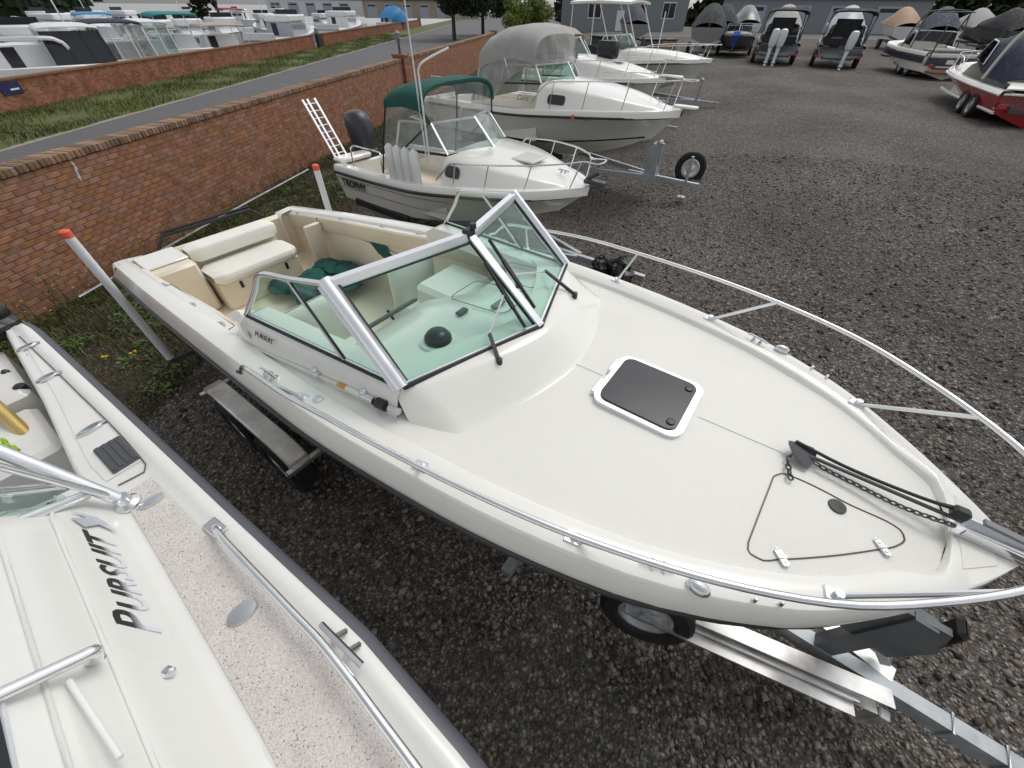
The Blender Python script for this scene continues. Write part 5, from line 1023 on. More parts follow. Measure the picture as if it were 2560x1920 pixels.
for k in range(4):
    mb = MB(); mb.lathe([(.02, -.3), (.075, -.25), (.08, 0), (.075, .25), (.02, .3)], seg=12, M=Matrix.Translation((1.75 + .2 * k, -.98, 1.62))); o = tag(mb.build('boat_fender', 'white_paint', None, smooth=50), 'white fender standing in the rack on the near side of the green topped boat', 'fender', 'white fenders in the rack of the green topped boat'); o.location = FT.o; o.rotation_euler = (0, 0, FT.h)
tt = trailer(FT, 5.0, 'galvanised trailer under the boat with the green canvas top', wheels=(1.7,), post=False, tongue=1.3, fend=False, half=.9, tyre=.29)
mb = MB(); mb.box((1.2, -1.0, .70), (1.6, .09, .13), rz=-.02, bev=.02); mb.build('guide_bunk', 'black_rubber', tt); mb = MB(); mb.box((3.2, -.80, .62), (1.1, .09, .12), rz=-.0, bev=.02); mb.build('guide_bunk', 'black_rubber', tt)
p = FT.P(1408, 466, 1.15); mb = MB(); mb.blob((p[0], p[1], 1.15), (.09, .07, .07), 10, 6, .15); mb.build('strap_roll', 'blue_cloth', tt, smooth=50)
# black bag and red bar on its tongue
FB = Frame(*at(1525, 662, .75)[:2], -30)
mb = MB()
for k in range(12): mb.blob((random.uniform(-.24, .26), random.uniform(-.1, .12), .68 + random.uniform(-.08, .1)), (random.uniform(.1, .17), random.uniform(.08, .13), random.uniform(.08, .13)), 9, 6, .28)
mat('bin_bag', (.012, .012, .014), .28, var=.2, bump=.5, bscale=30); o = tag(mb.build('black_bag', 'bin_bag', None, smooth=25), 'crumpled shiny black plastic bag on the trailer tongue behind the cream boat', 'bag'); o.location = FB.o; o.rotation_euler = (0, 0, FB.h)
mat('rust_red', (.34, .08, .045), .7, var=.2); mb = MB(); mb.bar((-.3, -.18, .5), (.36, -.17, .5), .06, .06); mb.bar((.33, -.17, .5), (.33, -.17, .02), .05, .05); mb.bar((-.28, -.17, .5), (-.28, -.17, .02), .05, .05); mb.bar((-.3, .14, .5), (.36, .14, .5), .06, .06); mb.box((.02, -.02, .535), (.6, .34, .02)); o = tag(mb.build('work_stand', 'rust_red', None), 'rusty red metal stand under the black bag behind the cream boat', 'stand'); o.location = FB.o; o.rotation_euler = (0, 0, FB.h)
# ---- third boat: grey camper top
F3 = Frame(-1.7, 13.75, -36.5)
b3, B3, Z3, h3 = runabout(F3, 'white cruiser with faded grey camper canvas, third boat in the row', 6.5, 1.2, 1.82, 1.86, 2.06, (.86, 1.12, 1.5), (.72, 1.25), 'gelcoat_side', (3.45, .46), (2.3, 3.46, 3.86, 2.34, 2.66, .86, .22), porthole=(3.75, .42, .42, .16), railh=.5, cock=1.25, pane='ws_glass')
mb = MB(); P = [lerp(p, c, .42) for p, c in zip(*[hull_pts(6.5, lambda u: pchip([0, .25, .5, .7, .85, .94, 1.0], np.array([.92, .98, 1, .93, .68, .36, .033]) * 1.2, u), lambda u: pchip([0, .4, .75, 1], [1.82, 1.86, 2.0, 2.06], u), 30, .12, .045, (.86, 1.12, 1.5), (.72, 1.25), (.05, .5, 1.1))[k] for k in (2, 1)])]
cp = hull_pts(6.5, lambda u: pchip([0, .25, .5, .7, .85, .94, 1.0], np.array([.92, .98, 1, .93, .68, .36, .033]) * 1.2, u), lambda u: pchip([0, .4, .75, 1], [1.82, 1.86, 2.0, 2.06], u), 30, .12, .045, (.86, 1.12, 1.5), (.72, 1.25), (.05, .5, 1.1))[2]
for sg in (-1, 1): mb = MB(); mb.tube([(p[0], sg * (p[1] + .008), p[2] + .02) for p in cp[:-1]], .028, 6); mb.build('boot_stripe', 'navy', b3, smooth=60)
mb = MB(); mb.slab(loft_arch([(1.7, .98, 2.5, 2.95), (1.9, .99, 2.6, 3.13), (2.3, .98, 2.7, 3.27), (2.8, .97, 2.75, 3.33), (3.2, .95, 2.72, 3.26), (3.32, .93, 2.68, 3.16)]), (0, 0, -.015)); mb.build('canvas_top', 'grey_canvas', b3, smooth=60)
fa = loft_arch([(3.32, .93, 2.66, 3.15)], 18)[0]; fb = [(3.28 + .36 * (1 - abs(p[1] / .93) ** 1.4), p[1] * .92, 2.66) for p in fa]
mb = MB(); mb.grid([fa, [lerp(a, c, .5) for a, c in zip(fa, fb)], fb]); mb.build('front_curtain', 'hazy_vinyl', b3, smooth=60)
for sg in (-1, 1):
    mb = MB(); mb.grid([[(1.72, sg * .98, 2.5), (2.3, sg * .985, 2.7), (2.8, sg * .97, 2.75), (3.3, sg * .93, 2.68)], [(1.65, sg * 1.02, 2.15), (2.3, sg * 1.0, 2.3), (2.8, sg * .97, 2.5), (3.28, sg * .9, 2.6)], [(1.6, sg * 1.06, 1.86), (2.2, sg * 1.03, 1.98), (2.5, sg * .98, 2.3), (2.7, sg * .93, 2.52)]]); mb.build('side_curtain', 'hazy_vinyl', b3, smooth=60)
    mb = MB(); mb.tube([(1.72, sg * .98, 2.5), (1.62, sg * 1.05, 1.9)], .018, 6); mb.tube([(2.5, sg * .975, 2.74), (2.62, sg * .95, 2.4)], .014, 6); mb.build('canvas_pole', 'steel_tube', b3)
mb = MB(); mb.slab([[(1.68, y, 2.5 + .35 * (1 - (y / 1.0) ** 2)) for y in np.linspace(-.96, .96, 8)], [(1.45, y, 1.86) for y in np.linspace(-1.04, 1.04, 8)]], (.01, 0, 0)); mb.build('aft_curtain', 'grey_canvas', b3, smooth=60)
text_mesh('Ciera', .15, (2.9, -1.06, 2.02), (1, .02, .01), (0, .28, 1), .35, .003).build('name_lettering', 'mid_grey', b3); text_mesh('WN 2853', .085, (4.62, -1.185, 1.84), (1, .11, .02), (0, -.05, 1), 0, .003).build('registration', 'text_dark', b3)
mb = MB(); mb.box((4.55, -1.20, 1.875), (.07, .008, .08)); mb.build('registration_tag', 'orange_cap', b3)
mb = MB(); mb.lathe([(.11, 0), (.11, .006)], seg=18, M=Matrix.Translation((2.2, -1.16, 1.35)) @ Matrix.Rotation(R(90), 4, 'X')); mb.build('round_badge', 'mid_grey', b3)
mb = MB(); mb.tube([(.05, -1.0, 2.0), (.05, -1.0, 2.25), (1.2, -1.05, 2.3), (1.3, -1.06, 1.95)], .013, 6); mb.build('side_rail', 'steel_tube', b3)
mb = MB(); mb.box((-.25, 0, 1.5), (.6, 2.0, .5), bev=.08); mb.build('swim_platform', 'gelcoat', b3, smooth=40)
mb = MB(); mb.box((6.55, 0, 2.12), (.5, .2, .05), bev=.015); mb.build('bow_pulpit', 'gelcoat', b3, smooth=40)
t3 = trailer(F3, 6.2, 'galvanised tandem trailer with a winch post under the grey canopied cruiser', wheels=(1.7, 2.5), tongue=1.1, z=.22, half=1.0, fend=False)
# big tongue wheel
p = at(1726, 420, .62); l = Frame(F3.o[0], F3.o[1], -36.5, .22).to(p); 
wheel(t3, (l[0], l[1], .40), .38, .22, (.3, -.95, .1), 'alu_rough', 'spare_wheel')
mb = MB(); mb.tube([(7.0, 0, .25), (7.0, 0, 1.05)], .035, 8); mb.box((7.0, 0, .2), (.16, .16, .03)); mb.build('tongue_jack', 'galv', t3)
mb = MB(); mb.plate([(6.0, .0, .5), (6.3, .0, .5), (6.22, .0, 1.15), (6.08, .0, 1.2)], .22); mb.build('winch_tower', 'galv', t3)
# ---- fourth boat
h_ = R(-36); bw = at(1668, 198, 2.02); F4 = Frame(bw[0] - 6.4 * math.cos(h_), bw[1] - 6.4 * math.sin(h_), -36)
b4, B4, Z4, h4 = runabout(F4, 'white cruiser with teal tinted windshield behind the grey camper top, fourth in the row', 6.4, 1.2, 1.84, 1.9, 2.06, (.86, 1.1, 1.5), (.8, 1.3), 'gelcoat_side', (3.2, .5), (2.0, 3.2, 3.6, 2.40, 2.86, .86, .38), railh=.42, cock=1.25, pane='ws_glass')
mb = MB(); mb.slab(loft_arch([(1.2, .98, 2.3, 2.5), (1.4, .98, 2.5, 3.0), (2.0, .97, 2.7, 3.18), (2.6, .95, 2.7, 3.1), (2.9, .9, 2.75, 2.95)]), (0, 0, -.015)); mat('tan_canvas', (.42, .37, .30), .9, var=.1); mb.build('canvas_top', 'tan_canvas', b4, smooth=60)
mb = MB(); mb.box((4.6, 0, 2.36), (.5, .5, .03), bev=.01); mb.build('deck_hatch', 'pvc', b4, smooth=40)
mb = MB(); mb.box((6.5, 0, 2.1), (.7, .26, .05), bev=.015); mb.build('bow_pulpit', 'gelcoat', b4, smooth=40)
trailer(F4, 6.2, 'galvanised trailer under the fourth boat in the row', wheels=(1.7, 2.5), tongue=.9, z=.3, half=1.0, fend=False)
# ---- fifth boat: hard top and radar pole
bw = at(1782, 150, 2.2); F5 = Frame(bw[0] - 6.8 * math.cos(h_), bw[1] - 6.8 * math.sin(h_), -36)
b5, B5, Z5, h5 = runabout(F5, 'white fishing boat with white hardtop on thin poles, farthest in the row by the wall', 6.8, 1.22, 1.95, 2.0, 2.24, (.86, 1.2, 1.6), (.9, 1.4), 'gelcoat_side', (3.3, .34), (2.4, 3.3, 3.65, 2.40, 2.80, .84, .35), railh=.4, cock=1.35, pane='ws_glass')
mb = MB(); mb.slab([[(s, y, 3.78 + .07 * (1 - (y / 1.0) ** 2) - .03 * abs(s - 2.2)) for y in np.linspace(-.98, .98, 7)] for s in np.linspace(.9, 3.5, 6)], (0, 0, -.07)); ht5 = mb.build('hardtop', 'gelcoat', b5, smooth=50)
for x, y, x2 in ((1.0, .92, 1.0), (1.0, -.92, 1.0), (3.3, .8, 4.0), (3.3, -.8, 4.0), (2.2, .92, 2.9), (2.2, -.92, 2.9)): mb = MB(); mb.tube([(x, y, 3.72), (x2, y * 1.08, 2.0 if x2 < 2 else 2.42)], .02, 6); mb.build('hardtop_pole', 'white_paint', b5)
mb = MB(); mb.box((1.6, .3, 3.95), (.35, .35, .22), bev=.08); mb.build('life_ring_box', 'mid_grey', b5, smooth=40); mb = MB(); mb.tube([(2.0, .2, 3.8), (2.0, .2, 4.4)], .02, 6); mb.build('antenna', 'white_paint', b5)
mb = MB(); mb.tube([(4.6, -.1, 2.4), (4.6, -.1, 3.5)], .02, 6); mb.build('light_mast', 'white_paint', b5)
mb = MB(); mb.box((1.9, -.5, 2.2), (.5, .5, .5), bev=.08); mb.build('covered_seat', 'navy', b5, smooth=40)
mb = MB(); mb.lathe([(.02, -.25), (.17, -.15), (.19, 0), (.15, .17), (.03, .22)], seg=14, M=Matrix.Translation((.9, -1.15, 2.35))); o = tag(mb.build('fender', 'blue_cloth', None, smooth=60), 'round blue fender hanging on the fishing boat with the hardtop', 'fender'); o.location = F5.o; o.rotation_euler = (0, 0, F5.h)
FK = Frame(*F4.out((4.1, .35, 0))[:2], -36)
mb = MB(); rows = [[(x, y, z) for x, y in rrect(-w, w, -d, d, .06)] for z, w, d in ((2.38, .28, .2), (2.45, .3, .22), (2.7, .32, .24), (2.82, .3, .2))]; mb.grid(rows, True); mb.f.append(tuple(range(len(mb.v) - 20, len(mb.v)))); o = tag(mb.build('black_cover', 'bin_bag', None, smooth=35), 'black covered box standing on the bow of the fourth boat', 'cover'); o.location = FK.o; o.rotation_euler = (0, 0, FK.h)
trailer(F5, 6.6, 'galvanised trailer under the fishing boat with the hardtop', wheels=(1.8, 2.6), tongue=.9, z=.4, half=1.0, fend=False)

# ---- dark aluminium boats seen from astern
mat('alu_hull', (.27, .285, .30), .4, metal=.3, var=.1, vscale=2); mat('dark_canvas', (.018, .02, .024), .8, var=.15)
mat('cowl_white', (.72, .76, .80), .3, var=.04)
def dark_boat(u, v, hd, label, n_eng, zg_=1.1, L=6.2, bm=1.22):
    p = at(u, v, zg_); f = Frame(p[0], p[1], hd)
    b, B, Z, hh = runabout(f, label, L, bm, 2.15, 2.2, 2.5, (.88, 1.65, 2.0), (1.4, 1.9), 'alu_hull', (3.2, .3), (2.2, 3.2, 3.5, 2.5, 2.95, .9, .3), rail=False, deckm='dark_grey', cock=1.7, pane='dark_glass', rubm='black_rubber', group='dark aluminium boats in the back row')
    mb = MB(); mb.slab(loft_arch([(1.0, 1.12, 3.35, 3.6), (1.4, 1.12, 3.4, 3.7), (2.8, 1.08, 3.4, 3.7), (3.1, 1.04, 3.3, 3.55)]), (0, 0, -.02)); mb.build('canvas_top', 'dark_canvas', b, smooth=60)
    for sg in (-1, 1):
        mb = MB(); mb.slab([[(1.0, sg * 1.1, 3.36), (1.7, sg * 1.1, 3.4)], [(.6, sg * 1.1, 2.2), (1.4, sg * 1.1, 2.2)]], (0, .01, 0)); mb.build('side_curtain', 'mid_grey', b)
        mb = MB(); mb.tube([(1.0, sg * 1.1, 3.36), (2.0, sg * 1.1, 2.2)], .03, 6); mb.tube([(3.0, sg * 1.06, 3.35), (2.2, sg * 1.1, 2.2)], .03, 6); mb.build('canvas_pole', 'black_rubber', b)
    mb = MB(); mb.box((1.6, .1, 2.9), (.08, 1.3, .7)); mb.build('cabin_bulkhead', 'dark_canvas', b)
    for k in range(n_eng): outboard(b, -.1, (-.32 if n_eng == 1 else -.02 + .42 * (k - .0)), 2.0, 1.25, 'cowl_white', 0, 'cowl_white')
    mb = MB(); mb.box((-.15, .45 if n_eng == 1 else -.5, 2.3), (.35, .6, .4), bev=.06); mb.build('stern_box', 'dark_canvas', b, smooth=40)
    trailer(Frame(p[0], p[1], hd, 0), 6.0, 'dark trailer with red tail lights under the boat with ' + ('two white outboards' if n_eng == 2 else 'a single outboard'), wheels=(1.2, 2.0), z=zg_, m='dark_grey', half=1.15, light=True, x0=-.1)
    return b
dark_boat(1928, 163, 66, 'grey aluminium boat with two white outboards and black canvas, stern towards the camera', 2)
dark_boat(2080, 172, 61, 'grey aluminium boat with a single white outboard, stern towards the camera', 1)
# bow-on grey boat with a blue strap
p = at(1822, 150, 1.0); F6 = Frame(p[0] + 5.3 * math.cos(R(65)), p[1] + 5.3 * math.sin(R(65)), 245)
b6, *_ = runabout(F6, 'grey aluminium boat with a bright blue cloth over its bow', 5.6, 1.15, 2.1, 2.15, 2.4, (.88, 1.5, 1.9), (1.25, 1.7), 'alu_hull', (3.0, .2), (2.0, 3.0, 3.3, 2.4, 2.85, .85, .3), rail=True, deckm='mid_grey', cock=1.4, pane='dark_glass', rubm='black_rubber', group='dark aluminium boats in the back row')
mb = MB(); mb.slab([[(4.6, -.2, 2.5), (4.6, .2, 2.5)], [(5.45, -.2, 2.48), (5.45, .2, 2.48)], [(5.68, -.2, 2.3), (5.68, .2, 2.3)], [(5.35, -.14, 1.7), (5.35, .14, 1.7)]], (.015, 0, .01)); o = tag(mb.build('blue_cloth', 'blue_cloth', None), 'bright blue cloth draped over the bow of a grey boat', 'cloth'); o.location = F6.o; o.rotation_euler = (0, 0, F6.h)
trailer(F6, 5.4, 'dark trailer under the grey boat with the blue cloth', wheels=(1.8,), z=1.0, m='dark_grey', tongue=.7)
# ---- white wakeboard boat with a dark tower
p = at(2352, 200, 1.1); FW_ = Frame(p[0], p[1], 78)
mat('purple_band', (.055, .045, .075), .3, var=.1, coat=.3)
bw_, BW, ZW, hW = runabout(FW_, 'white ski boat with dark purple stripe and black tower in the back row', 6.2, 1.38, 2.15, 2.2, 2.35, (.9, 1.4, 1.75), (1.1, 1.5), 'gelcoat_side', (3.6, .12), (2.6, 3.5, 3.9, 2.35, 2.85, .95, .35), rail=False, cock=1.6, pane='dark_glass', drop=.16)
mb = MB(); bgw = lambda s: BW(s)
for sg in (-1, 1): mb = MB(); mb.grid([[(s, sg * (BW(s) + .052), ZW(s) - .2), (s, sg * (BW(s) + .035), ZW(s) - .42)] for s in np.linspace(0, 5.0, 14)]); mb.build('side_stripe', 'purple_band', bw_)
mb = MB(); mb.grid([[(-.012, y, 1.95), (-.012, y, 1.65)] for y in np.linspace(-1.1, 1.1, 5)]); mb.build('transom_stripe', 'purple_band', bw_)
mb = MB(); mb.box((-.28, 0, 1.42), (.55, 1.9, .06), bev=.02); mb.build('swim_platform', 'rust_red', bw_, smooth=40)
mb = MB()
for sg in (-1, 1): mb.tube(spl([(3.3, sg * 1.08, 2.2), (3.0, sg * 1.05, 3.1), (2.6, sg * .9, 3.6), (2.5, 0, 3.68)], 18), .035, 7); mb.tube([(2.3, sg * 1.08, 2.2), (2.65, sg * .95, 3.5)], .03, 7)
mb.build('tower', 'dark_grey', bw_, smooth=60); mb = MB(); mb.slab([[(2.0, -.8, 3.6), (2.0, .8, 3.6)], [(3.0, -.8, 3.66), (3.0, .8, 3.66)]], (0, 0, -.03)); mb.build('tower_shade', 'dark_canvas', bw_)
mb = MB(); mb.box((.7, 0, 2.2), (1.2, 1.9, .12), bev=.05); mb.build('sun_pad', 'mid_grey', bw_, smooth=40)
tw = trailer(FW_, 6.0, 'dark trailer with chrome wheels and guide posts under the ski boat', wheels=(1.3, 2.1), z=1.1, m='dark_grey', half=1.1, light=True, x0=-.3, tyre=.34)
for y in (-.75, .75): mb = MB(); mb.tube([(-.2, y * 1.6, .55), (-.2, y * 1.62, 2.0)], .035, 8); mb.build('guide_post', 'dark_grey', tw)
mb = MB(); mb.box((-.42, .3, .72), (.02, .32, .16)); mb.build('licence_plate', 'white_paint', tw)
# ---- red and white boat at the right edge
p = at(2421, 166, 2.0); FR = Frame(p[0] - 7.6 * math.cos(R(65)), p[1] - 7.6 * math.sin(R(65)), 65)
br_, BR_, ZR_, hR = runabout(FR, 'white boat with glossy red hull and navy cover cropped by the right edge', 7.6, 1.25, 1.95, 1.98, 2.06, (.92, 1.42, 1.55), (1.05, 1.3), 'red_hull', (4.2, .32), (3.0, 4.2, 4.6, 2.4, 2.95, 1.0, .4), cock=1.5, rail=True, rubm='white_paint', drop=.1, pane='dark_glass', stem=(.02, .35, 1.0))
mb = MB(); mb.tube([(x, (y + .006), z - .0) for x, y, z in [(s, BR_(s) * .9, 1.43 + .004 * s) for s in np.linspace(0, 5.6, 14)]], .05, 6); mb.build('chine_stripe', 'white_paint', br_, smooth=60)
mb = MB(); mb.slab(loft_arch([(.6, 1.05, 2.05, 2.2), (1.2, 1.08, 2.1, 2.9), (2.0, 1.06, 2.1, 3.2), (3.0, 1.03, 2.2, 3.2), (3.9, 1.0, 2.4, 3.0)]), (0, 0, -.015)); mb.build('canvas_top', 'navy', br_, smooth=60)
mb = MB(); mb.slab([[(.1, y, 2.0) for y in np.linspace(-1.1, 1.1, 5)], [(.3, y, 2.1) for y in np.linspace(-1.0, 1.0, 5)], [(.75, y, 2.12) for y in np.linspace(-.98, .98, 5)]], (0, 0, -.03)); mb.build('stern_pad', 'gelcoat', br_, smooth=60)
mb = MB(); mb.tube(spl([(2.0, -1.16, 2.05), (1.8, -1.12, 2.9), (1.6, -.9, 3.4), (1.6, .0, 3.45), (1.6, .9, 3.4), (1.8, 1.12, 2.9), (2.0, 1.16, 2.05)], 40), .05, 8); mb.build('radar_arch', 'gelcoat', br_, smooth=60)
text_mesh('Sunray', .2, (5.6, 1.0, 2.08), (-1, .2, -.03), (0, 0, 1), .3, .003).build('name_lettering', 'mid_grey', br_)
mb = MB(); mb.add([(6.5, .8, 2.07), (6.2, .93, 2.07), (6.1, .95, 2.18), (6.3, .87, 2.2)], [(0, 1, 2, 3)]); mb.build('red_flash', 'red_hull', br_)
trailer(FR, 7.0, 'black trailer with bright rims under the red and white boat', wheels=(1.5, 2.35), z=1.05, m='dark_grey', half=1.12, light=True, x0=-.2, tyre=.35, fend=False)
# ================================================================== marina beyond the low wall
mat('teal_canvas', (.02, .22, .22), .8, var=.15); mat('blue_tarp', (.03, .22, .5), .6, var=.12, vscale=2); mat('boat_white', (.74, .75, .75), .35, var=.05, vscale=1)
mat('lavender', (.36, .38, .44), .4, var=.06); mat('window_dark', (.02, .023, .03), .15, var=.1); mat('dark_hull', (.02, .045, .04), .3, var=.1); mat('teak', (.36, .22, .12), .6, var=.15)
def wcol(u, x, v): d = ray(u, v); k = x / d[0]; return d[1] * k
def moored(u, label, x=-24.6, beam=3.4, L=9.0, hd=137, v=110, hull='boat_white', cabin='boat_white', top=None, topz=2.6, arch=False, fly=False, deck=.25, ench=None, windows=3, mast=0, stripe=None, y=None):
    y = wcol(u, x, v) if y is None else y; f = Frame(x, y, hd); b = thing('moored_boat', label, 'boat', f); hb = beam / 2
    bg = lambda q: pchip([0, .3, .6, .85, 1], [hb * .9, hb, hb * .96, hb * .55, .05], q); zg = lambda q: pchip([0, .5, 1], [deck, deck + .15, deck + .75], q)
    uu, rub, chn, kl = hull_pts(L, bg, zg, 18, .05, .04, (.88, -1.3, -.6), (-1.9, -1.2), (.05, .6, 1.2)); hull_mesh(rub, chn, kl).build('hull', hull, b, smooth=40)
    mb = MB(); mb.tube([(p[0], p[1], p[2]) for p in rub] + [(p[0], -p[1], p[2]) for p in rub[::-1][1:]], .045, 5); mb.build('rub_rail', stripe or 'mid_grey', b)
    mb = MB(); mb.grid([[(q * L, float(bg(q)) * t, float(zg(q)) + .04 * (1 - t * t)) for t in (1, .5, 0, -.5, -1)] for q in np.linspace(.0, 1, 12)]); mb.build('deck', 'boat_white', b, smooth=50)
    mb = MB(); mb.box((.05, 0, deck + .3), (.12, beam * .86, .62), bev=.05); mb.build('transom', 'boat_white', b, smooth=40); mb = MB(); mb.box((-.4, 0, deck - .85), (.8, beam * .8, .1), bev=.03); mb.build('swim_platform', 'boat_white', b)
    c0, c1 = L * .34, L * .68; zc = deck + 1.25
    rows = []
    for s, w, z in ((c0, .78, zc), (c0 + .3, .78, zc + .03), (c1 - 1.0, .72, zc), (c1, .62, deck + .55), (L * .86, .3, deck + .62)):
        rows.append([(s, hb * w, deck + .1), (s, hb * w * .97, deck + .1 + (z - deck) * .5), (s, hb * w * .88, z), (s, 0, z + .05), (s, -hb * w * .88, z), (s, -hb * w * .97, deck + .1 + (z - deck) * .5), (s, -hb * w, deck + .1)])
    mb = MB(); mb.grid(rows); mb.add(rows[0], [tuple(range(6, -1, -1))]); mb.build('cabin', cabin, b, smooth=35)
    for k in range(windows):
        for sg in (-1, 1):
            s = c0 + .25 + k * (c1 - 1.1 - c0) / max(windows, 1); mb = MB(); w = (c1 - 1.1 - c0) / max(windows, 1) - .15
            mb.add([(s, sg * hb * .775, zc - .5), (s + w, sg * hb * .765, zc - .5), (s + w, sg * hb * .72, zc - .12), (s, sg * hb * .725, zc - .12)], [(0, 1, 2, 3) if sg < 0 else (3, 2, 1, 0)]); mb.build('cabin_window', 'window_dark', b)
    mb = MB(); mb.box((c0 - .015, hb * .25, deck + .72), (.02, .6, 1.0)); mb.build('cabin_door', 'window_dark', b)
    if ench:      # canvas enclosure over the aft cockpit
        mb = MB(); z1 = topz - .2; rows = [[(.2, y_, deck + .55) for y_ in np.linspace(-hb * .82, hb * .82, 5)], [(.75, y_ * .94, z1) for y_ in np.linspace(-hb * .82, hb * .82, 5)]]; mb.slab(rows, (.02, 0, 0)); mb.build('aft_screen', ench, b)
        for sg in (-1, 1): mb = MB(); mb.slab([[(.2, sg * hb * .82, deck + .55), (.75, sg * hb * .77, z1)], [(c0 + .3, sg * hb * .82, deck + .7), (c0 + .6, sg * hb * .77, z1)]], (0, .02, 0)); mb.build('side_screen', ench, b)
        for y_ in np.linspace(-hb * .8, hb * .8, 4): mb = MB(); mb.bar((.17, y_, deck + .55), (.72, y_ * .94, z1), .06, .05); mb.build('screen_post', 'boat_white' if ench != 'window_dark' else 'black_rubber', b)
    if top:
        mb = MB(); mb.slab(loft_arch([(.6, hb * .8, topz - .16, topz - .02), (.9, hb * .82, topz - .15, topz + .06), (c0 + .4, hb * .8, topz - .12, topz + .1), (c0 + 1.2, hb * .76, topz - .14, topz + .05)], 10), (0, 0, -.05)); mb.build('canvas_top' if 'canvas' in top or 'navy' in top else 'hardtop', top, b, smooth=50)
        for sg in (-1, 1):
            for s in (.8, c0 + 1.0): mb = MB(); mb.tube([(s, sg * hb * .78, topz - .1), (s + .1, sg * hb * .84, deck + .4)], .03, 5); mb.build('top_pole', 'boat_white', b)
    if arch: mb = MB(); mb.tube(spl([(c0 - .6, hb * .85, deck + .3), (c0 - 1.1, hb * .8, topz - .3), (c0 - 1.2, hb * .55, topz), (c0 - 1.2, -hb * .55, topz), (c0 - 1.1, -hb * .8, topz - .3), (c0 - .6, -hb * .85, deck + .3)], 20), .1, 6); mb.build('radar_arch', 'boat_white', b, smooth=60)
    if fly: mb = MB(); mb.box(((c0 + c1) / 2 - .3, 0, zc + .35), (c1 - c0 - .4, hb * 1.5, .6), bev=.12); mb.build('flybridge', 'boat_white', b, smooth=40); mb = MB(); mb.box(((c0 + c1) / 2 + .5, 0, zc + .85), (.06, hb * 1.3, .4)); mb.build('flybridge_screen', 'window_dark', b)
    if mast: mb = MB(); mb.tube([(L * .5, 0, zc), (L * .5, 0, zc + mast)], .05, 6); mb.build('mast', 'alu_frame', b)
    rp = [(s, float(bg(s / L)) - .06, float(zg(s / L)) + .6) for s in np.linspace(L * .55, L * .97, 7)]; mb = MB(); mb.tube(spl(rp + [(p[0], -p[1], p[2]) for p in rp[::-1]], 30), .02, 5); mb.build('bow_rail', 'steel_tube', b)
    return b
moored(70, 'big white express cruiser with radar arch at the far left of the marina', beam=4.6, L=11, arch=True, topz=2.1, windows=0, v=130, deck=.5)
moored(195, 'white cruiser with black screened cockpit behind the low brick wall', beam=3.4, ench='window_dark', top='boat_white', topz=2.55, v=110, deck=.35)
moored(312, 'white boat with clear canvas enclosure and navy roof in the marina', beam=3.6, ench='clear_vinyl', top='navy', topz=2.65, v=105, deck=.3)
moored(392, 'white boat with square windows and dark green side stripe in the marina', beam=2.8, top='boat_white', topz=2.6, v=100, ench='pale_glass', stripe='dark_hull')
moored(466, 'white boat with teal canvas roof in the marina', beam=3.6, top='teal_canvas', topz=2.95, v=90, deck=.45)
moored(572, 'low white boat with tan top, right of the teal roof', beam=4.2, top='tan_canvas', topz=2.2, v=85, deck=.2, windows=2)
moored(640, 'grey lavender trawler with a row of dark windows moored side-on', x=-26.5, beam=3.8, L=15, hd=90, v=70, hull='lavender', cabin='lavender', windows=5, deck=.75, fly=True)
moored(812, 'white motor yacht with dark windows behind the far end of the low wall', x=-27, beam=4.2, L=16, hd=90, v=60, windows=4, deck=.9, fly=True)
# second row
mat('cream_hull', (.62, .58, .48), .4, var=.06)
rowb = [(20, 'white cruiser with a flybridge in the second marina row, leftmost', dict(fly=True, topz=2.8)), (135, 'second row white boat with a bare mast', dict(mast=9)), (250, 'second row white boat with blue canvas roof', dict(top='blue_tarp', topz=2.7)), (350, 'second row cream cabin boat', dict(cabin='cream_hull', fly=True)),
        (430, 'second row white boat behind the teal roof', dict(mast=7, fly=True)), (520, 'second row white sedan cruiser', dict(fly=True)), (600, 'second row boat with a red and white roof', dict(top='red_plastic', topz=2.9)), (690, 'second row white boat behind the trawler', dict(fly=True, mast=5)), (780, 'second row dark hulled boat', dict(hull='dark_hull', fly=True))]
for u, lab, kw in rowb: moored(u, lab, x=-39, beam=3.6, L=9, v=60, hd=random.choice((135, 320)), deck=.4, **kw)
for i, (u, o_) in enumerate(zip((30, 110, 200, 300, 380, 450, 540, 650, 740), ('leftmost', 'second from the left', 'third from the left', 'fourth from the left', 'the middle one', 'fourth from the right', 'third from the right', 'second from the right', 'rightmost'))):
    b = moored(u, 'distant white boat in the farthest marina row, ' + o_, x=-62, beam=4, L=10, v=40, hd=random.choice((0, 180)), deck=.5, fly=True, windows=2, mast=random.choice((0, 0, 8))); b['group'] = 'farthest row of marina boats'
# covered dinghy / tarp, dock
p = (-24.8, wcol(965, -24.8, 45)); mb = MB(); mb.slab(loft_arch([(-2.5, 1.2, 1.2, 1.8), (-1.8, 1.8, 1.2, 2.6), (0, 2.0, 1.2, 3.4), (2, 1.8, 1.3, 2.4), (2.8, 1.2, 1.2, 1.9)], 10), (0, 0, -.05)); o = tag(mb.build('tarpaulin', 'blue_tarp', None, smooth=35), 'bright blue tarpaulin stretched over a boat near the trees', 'tarpaulin'); o.location = (p[0] + 1.5, p[1], 0); o.rotation_euler = (0, 0, 1.2)
moored(945, 'white boat lying under the blue tarpaulin', x=-24.5, beam=3.2, L=8, v=45, hd=80, deck=.6, y=p[1] - 4)
mb = MB(); mb.box((-32, 60, -1.15), (1.6, 140, .2)); mb.build('floating_dock', 'teak'); struct(bpy.data.objects['floating_dock'])
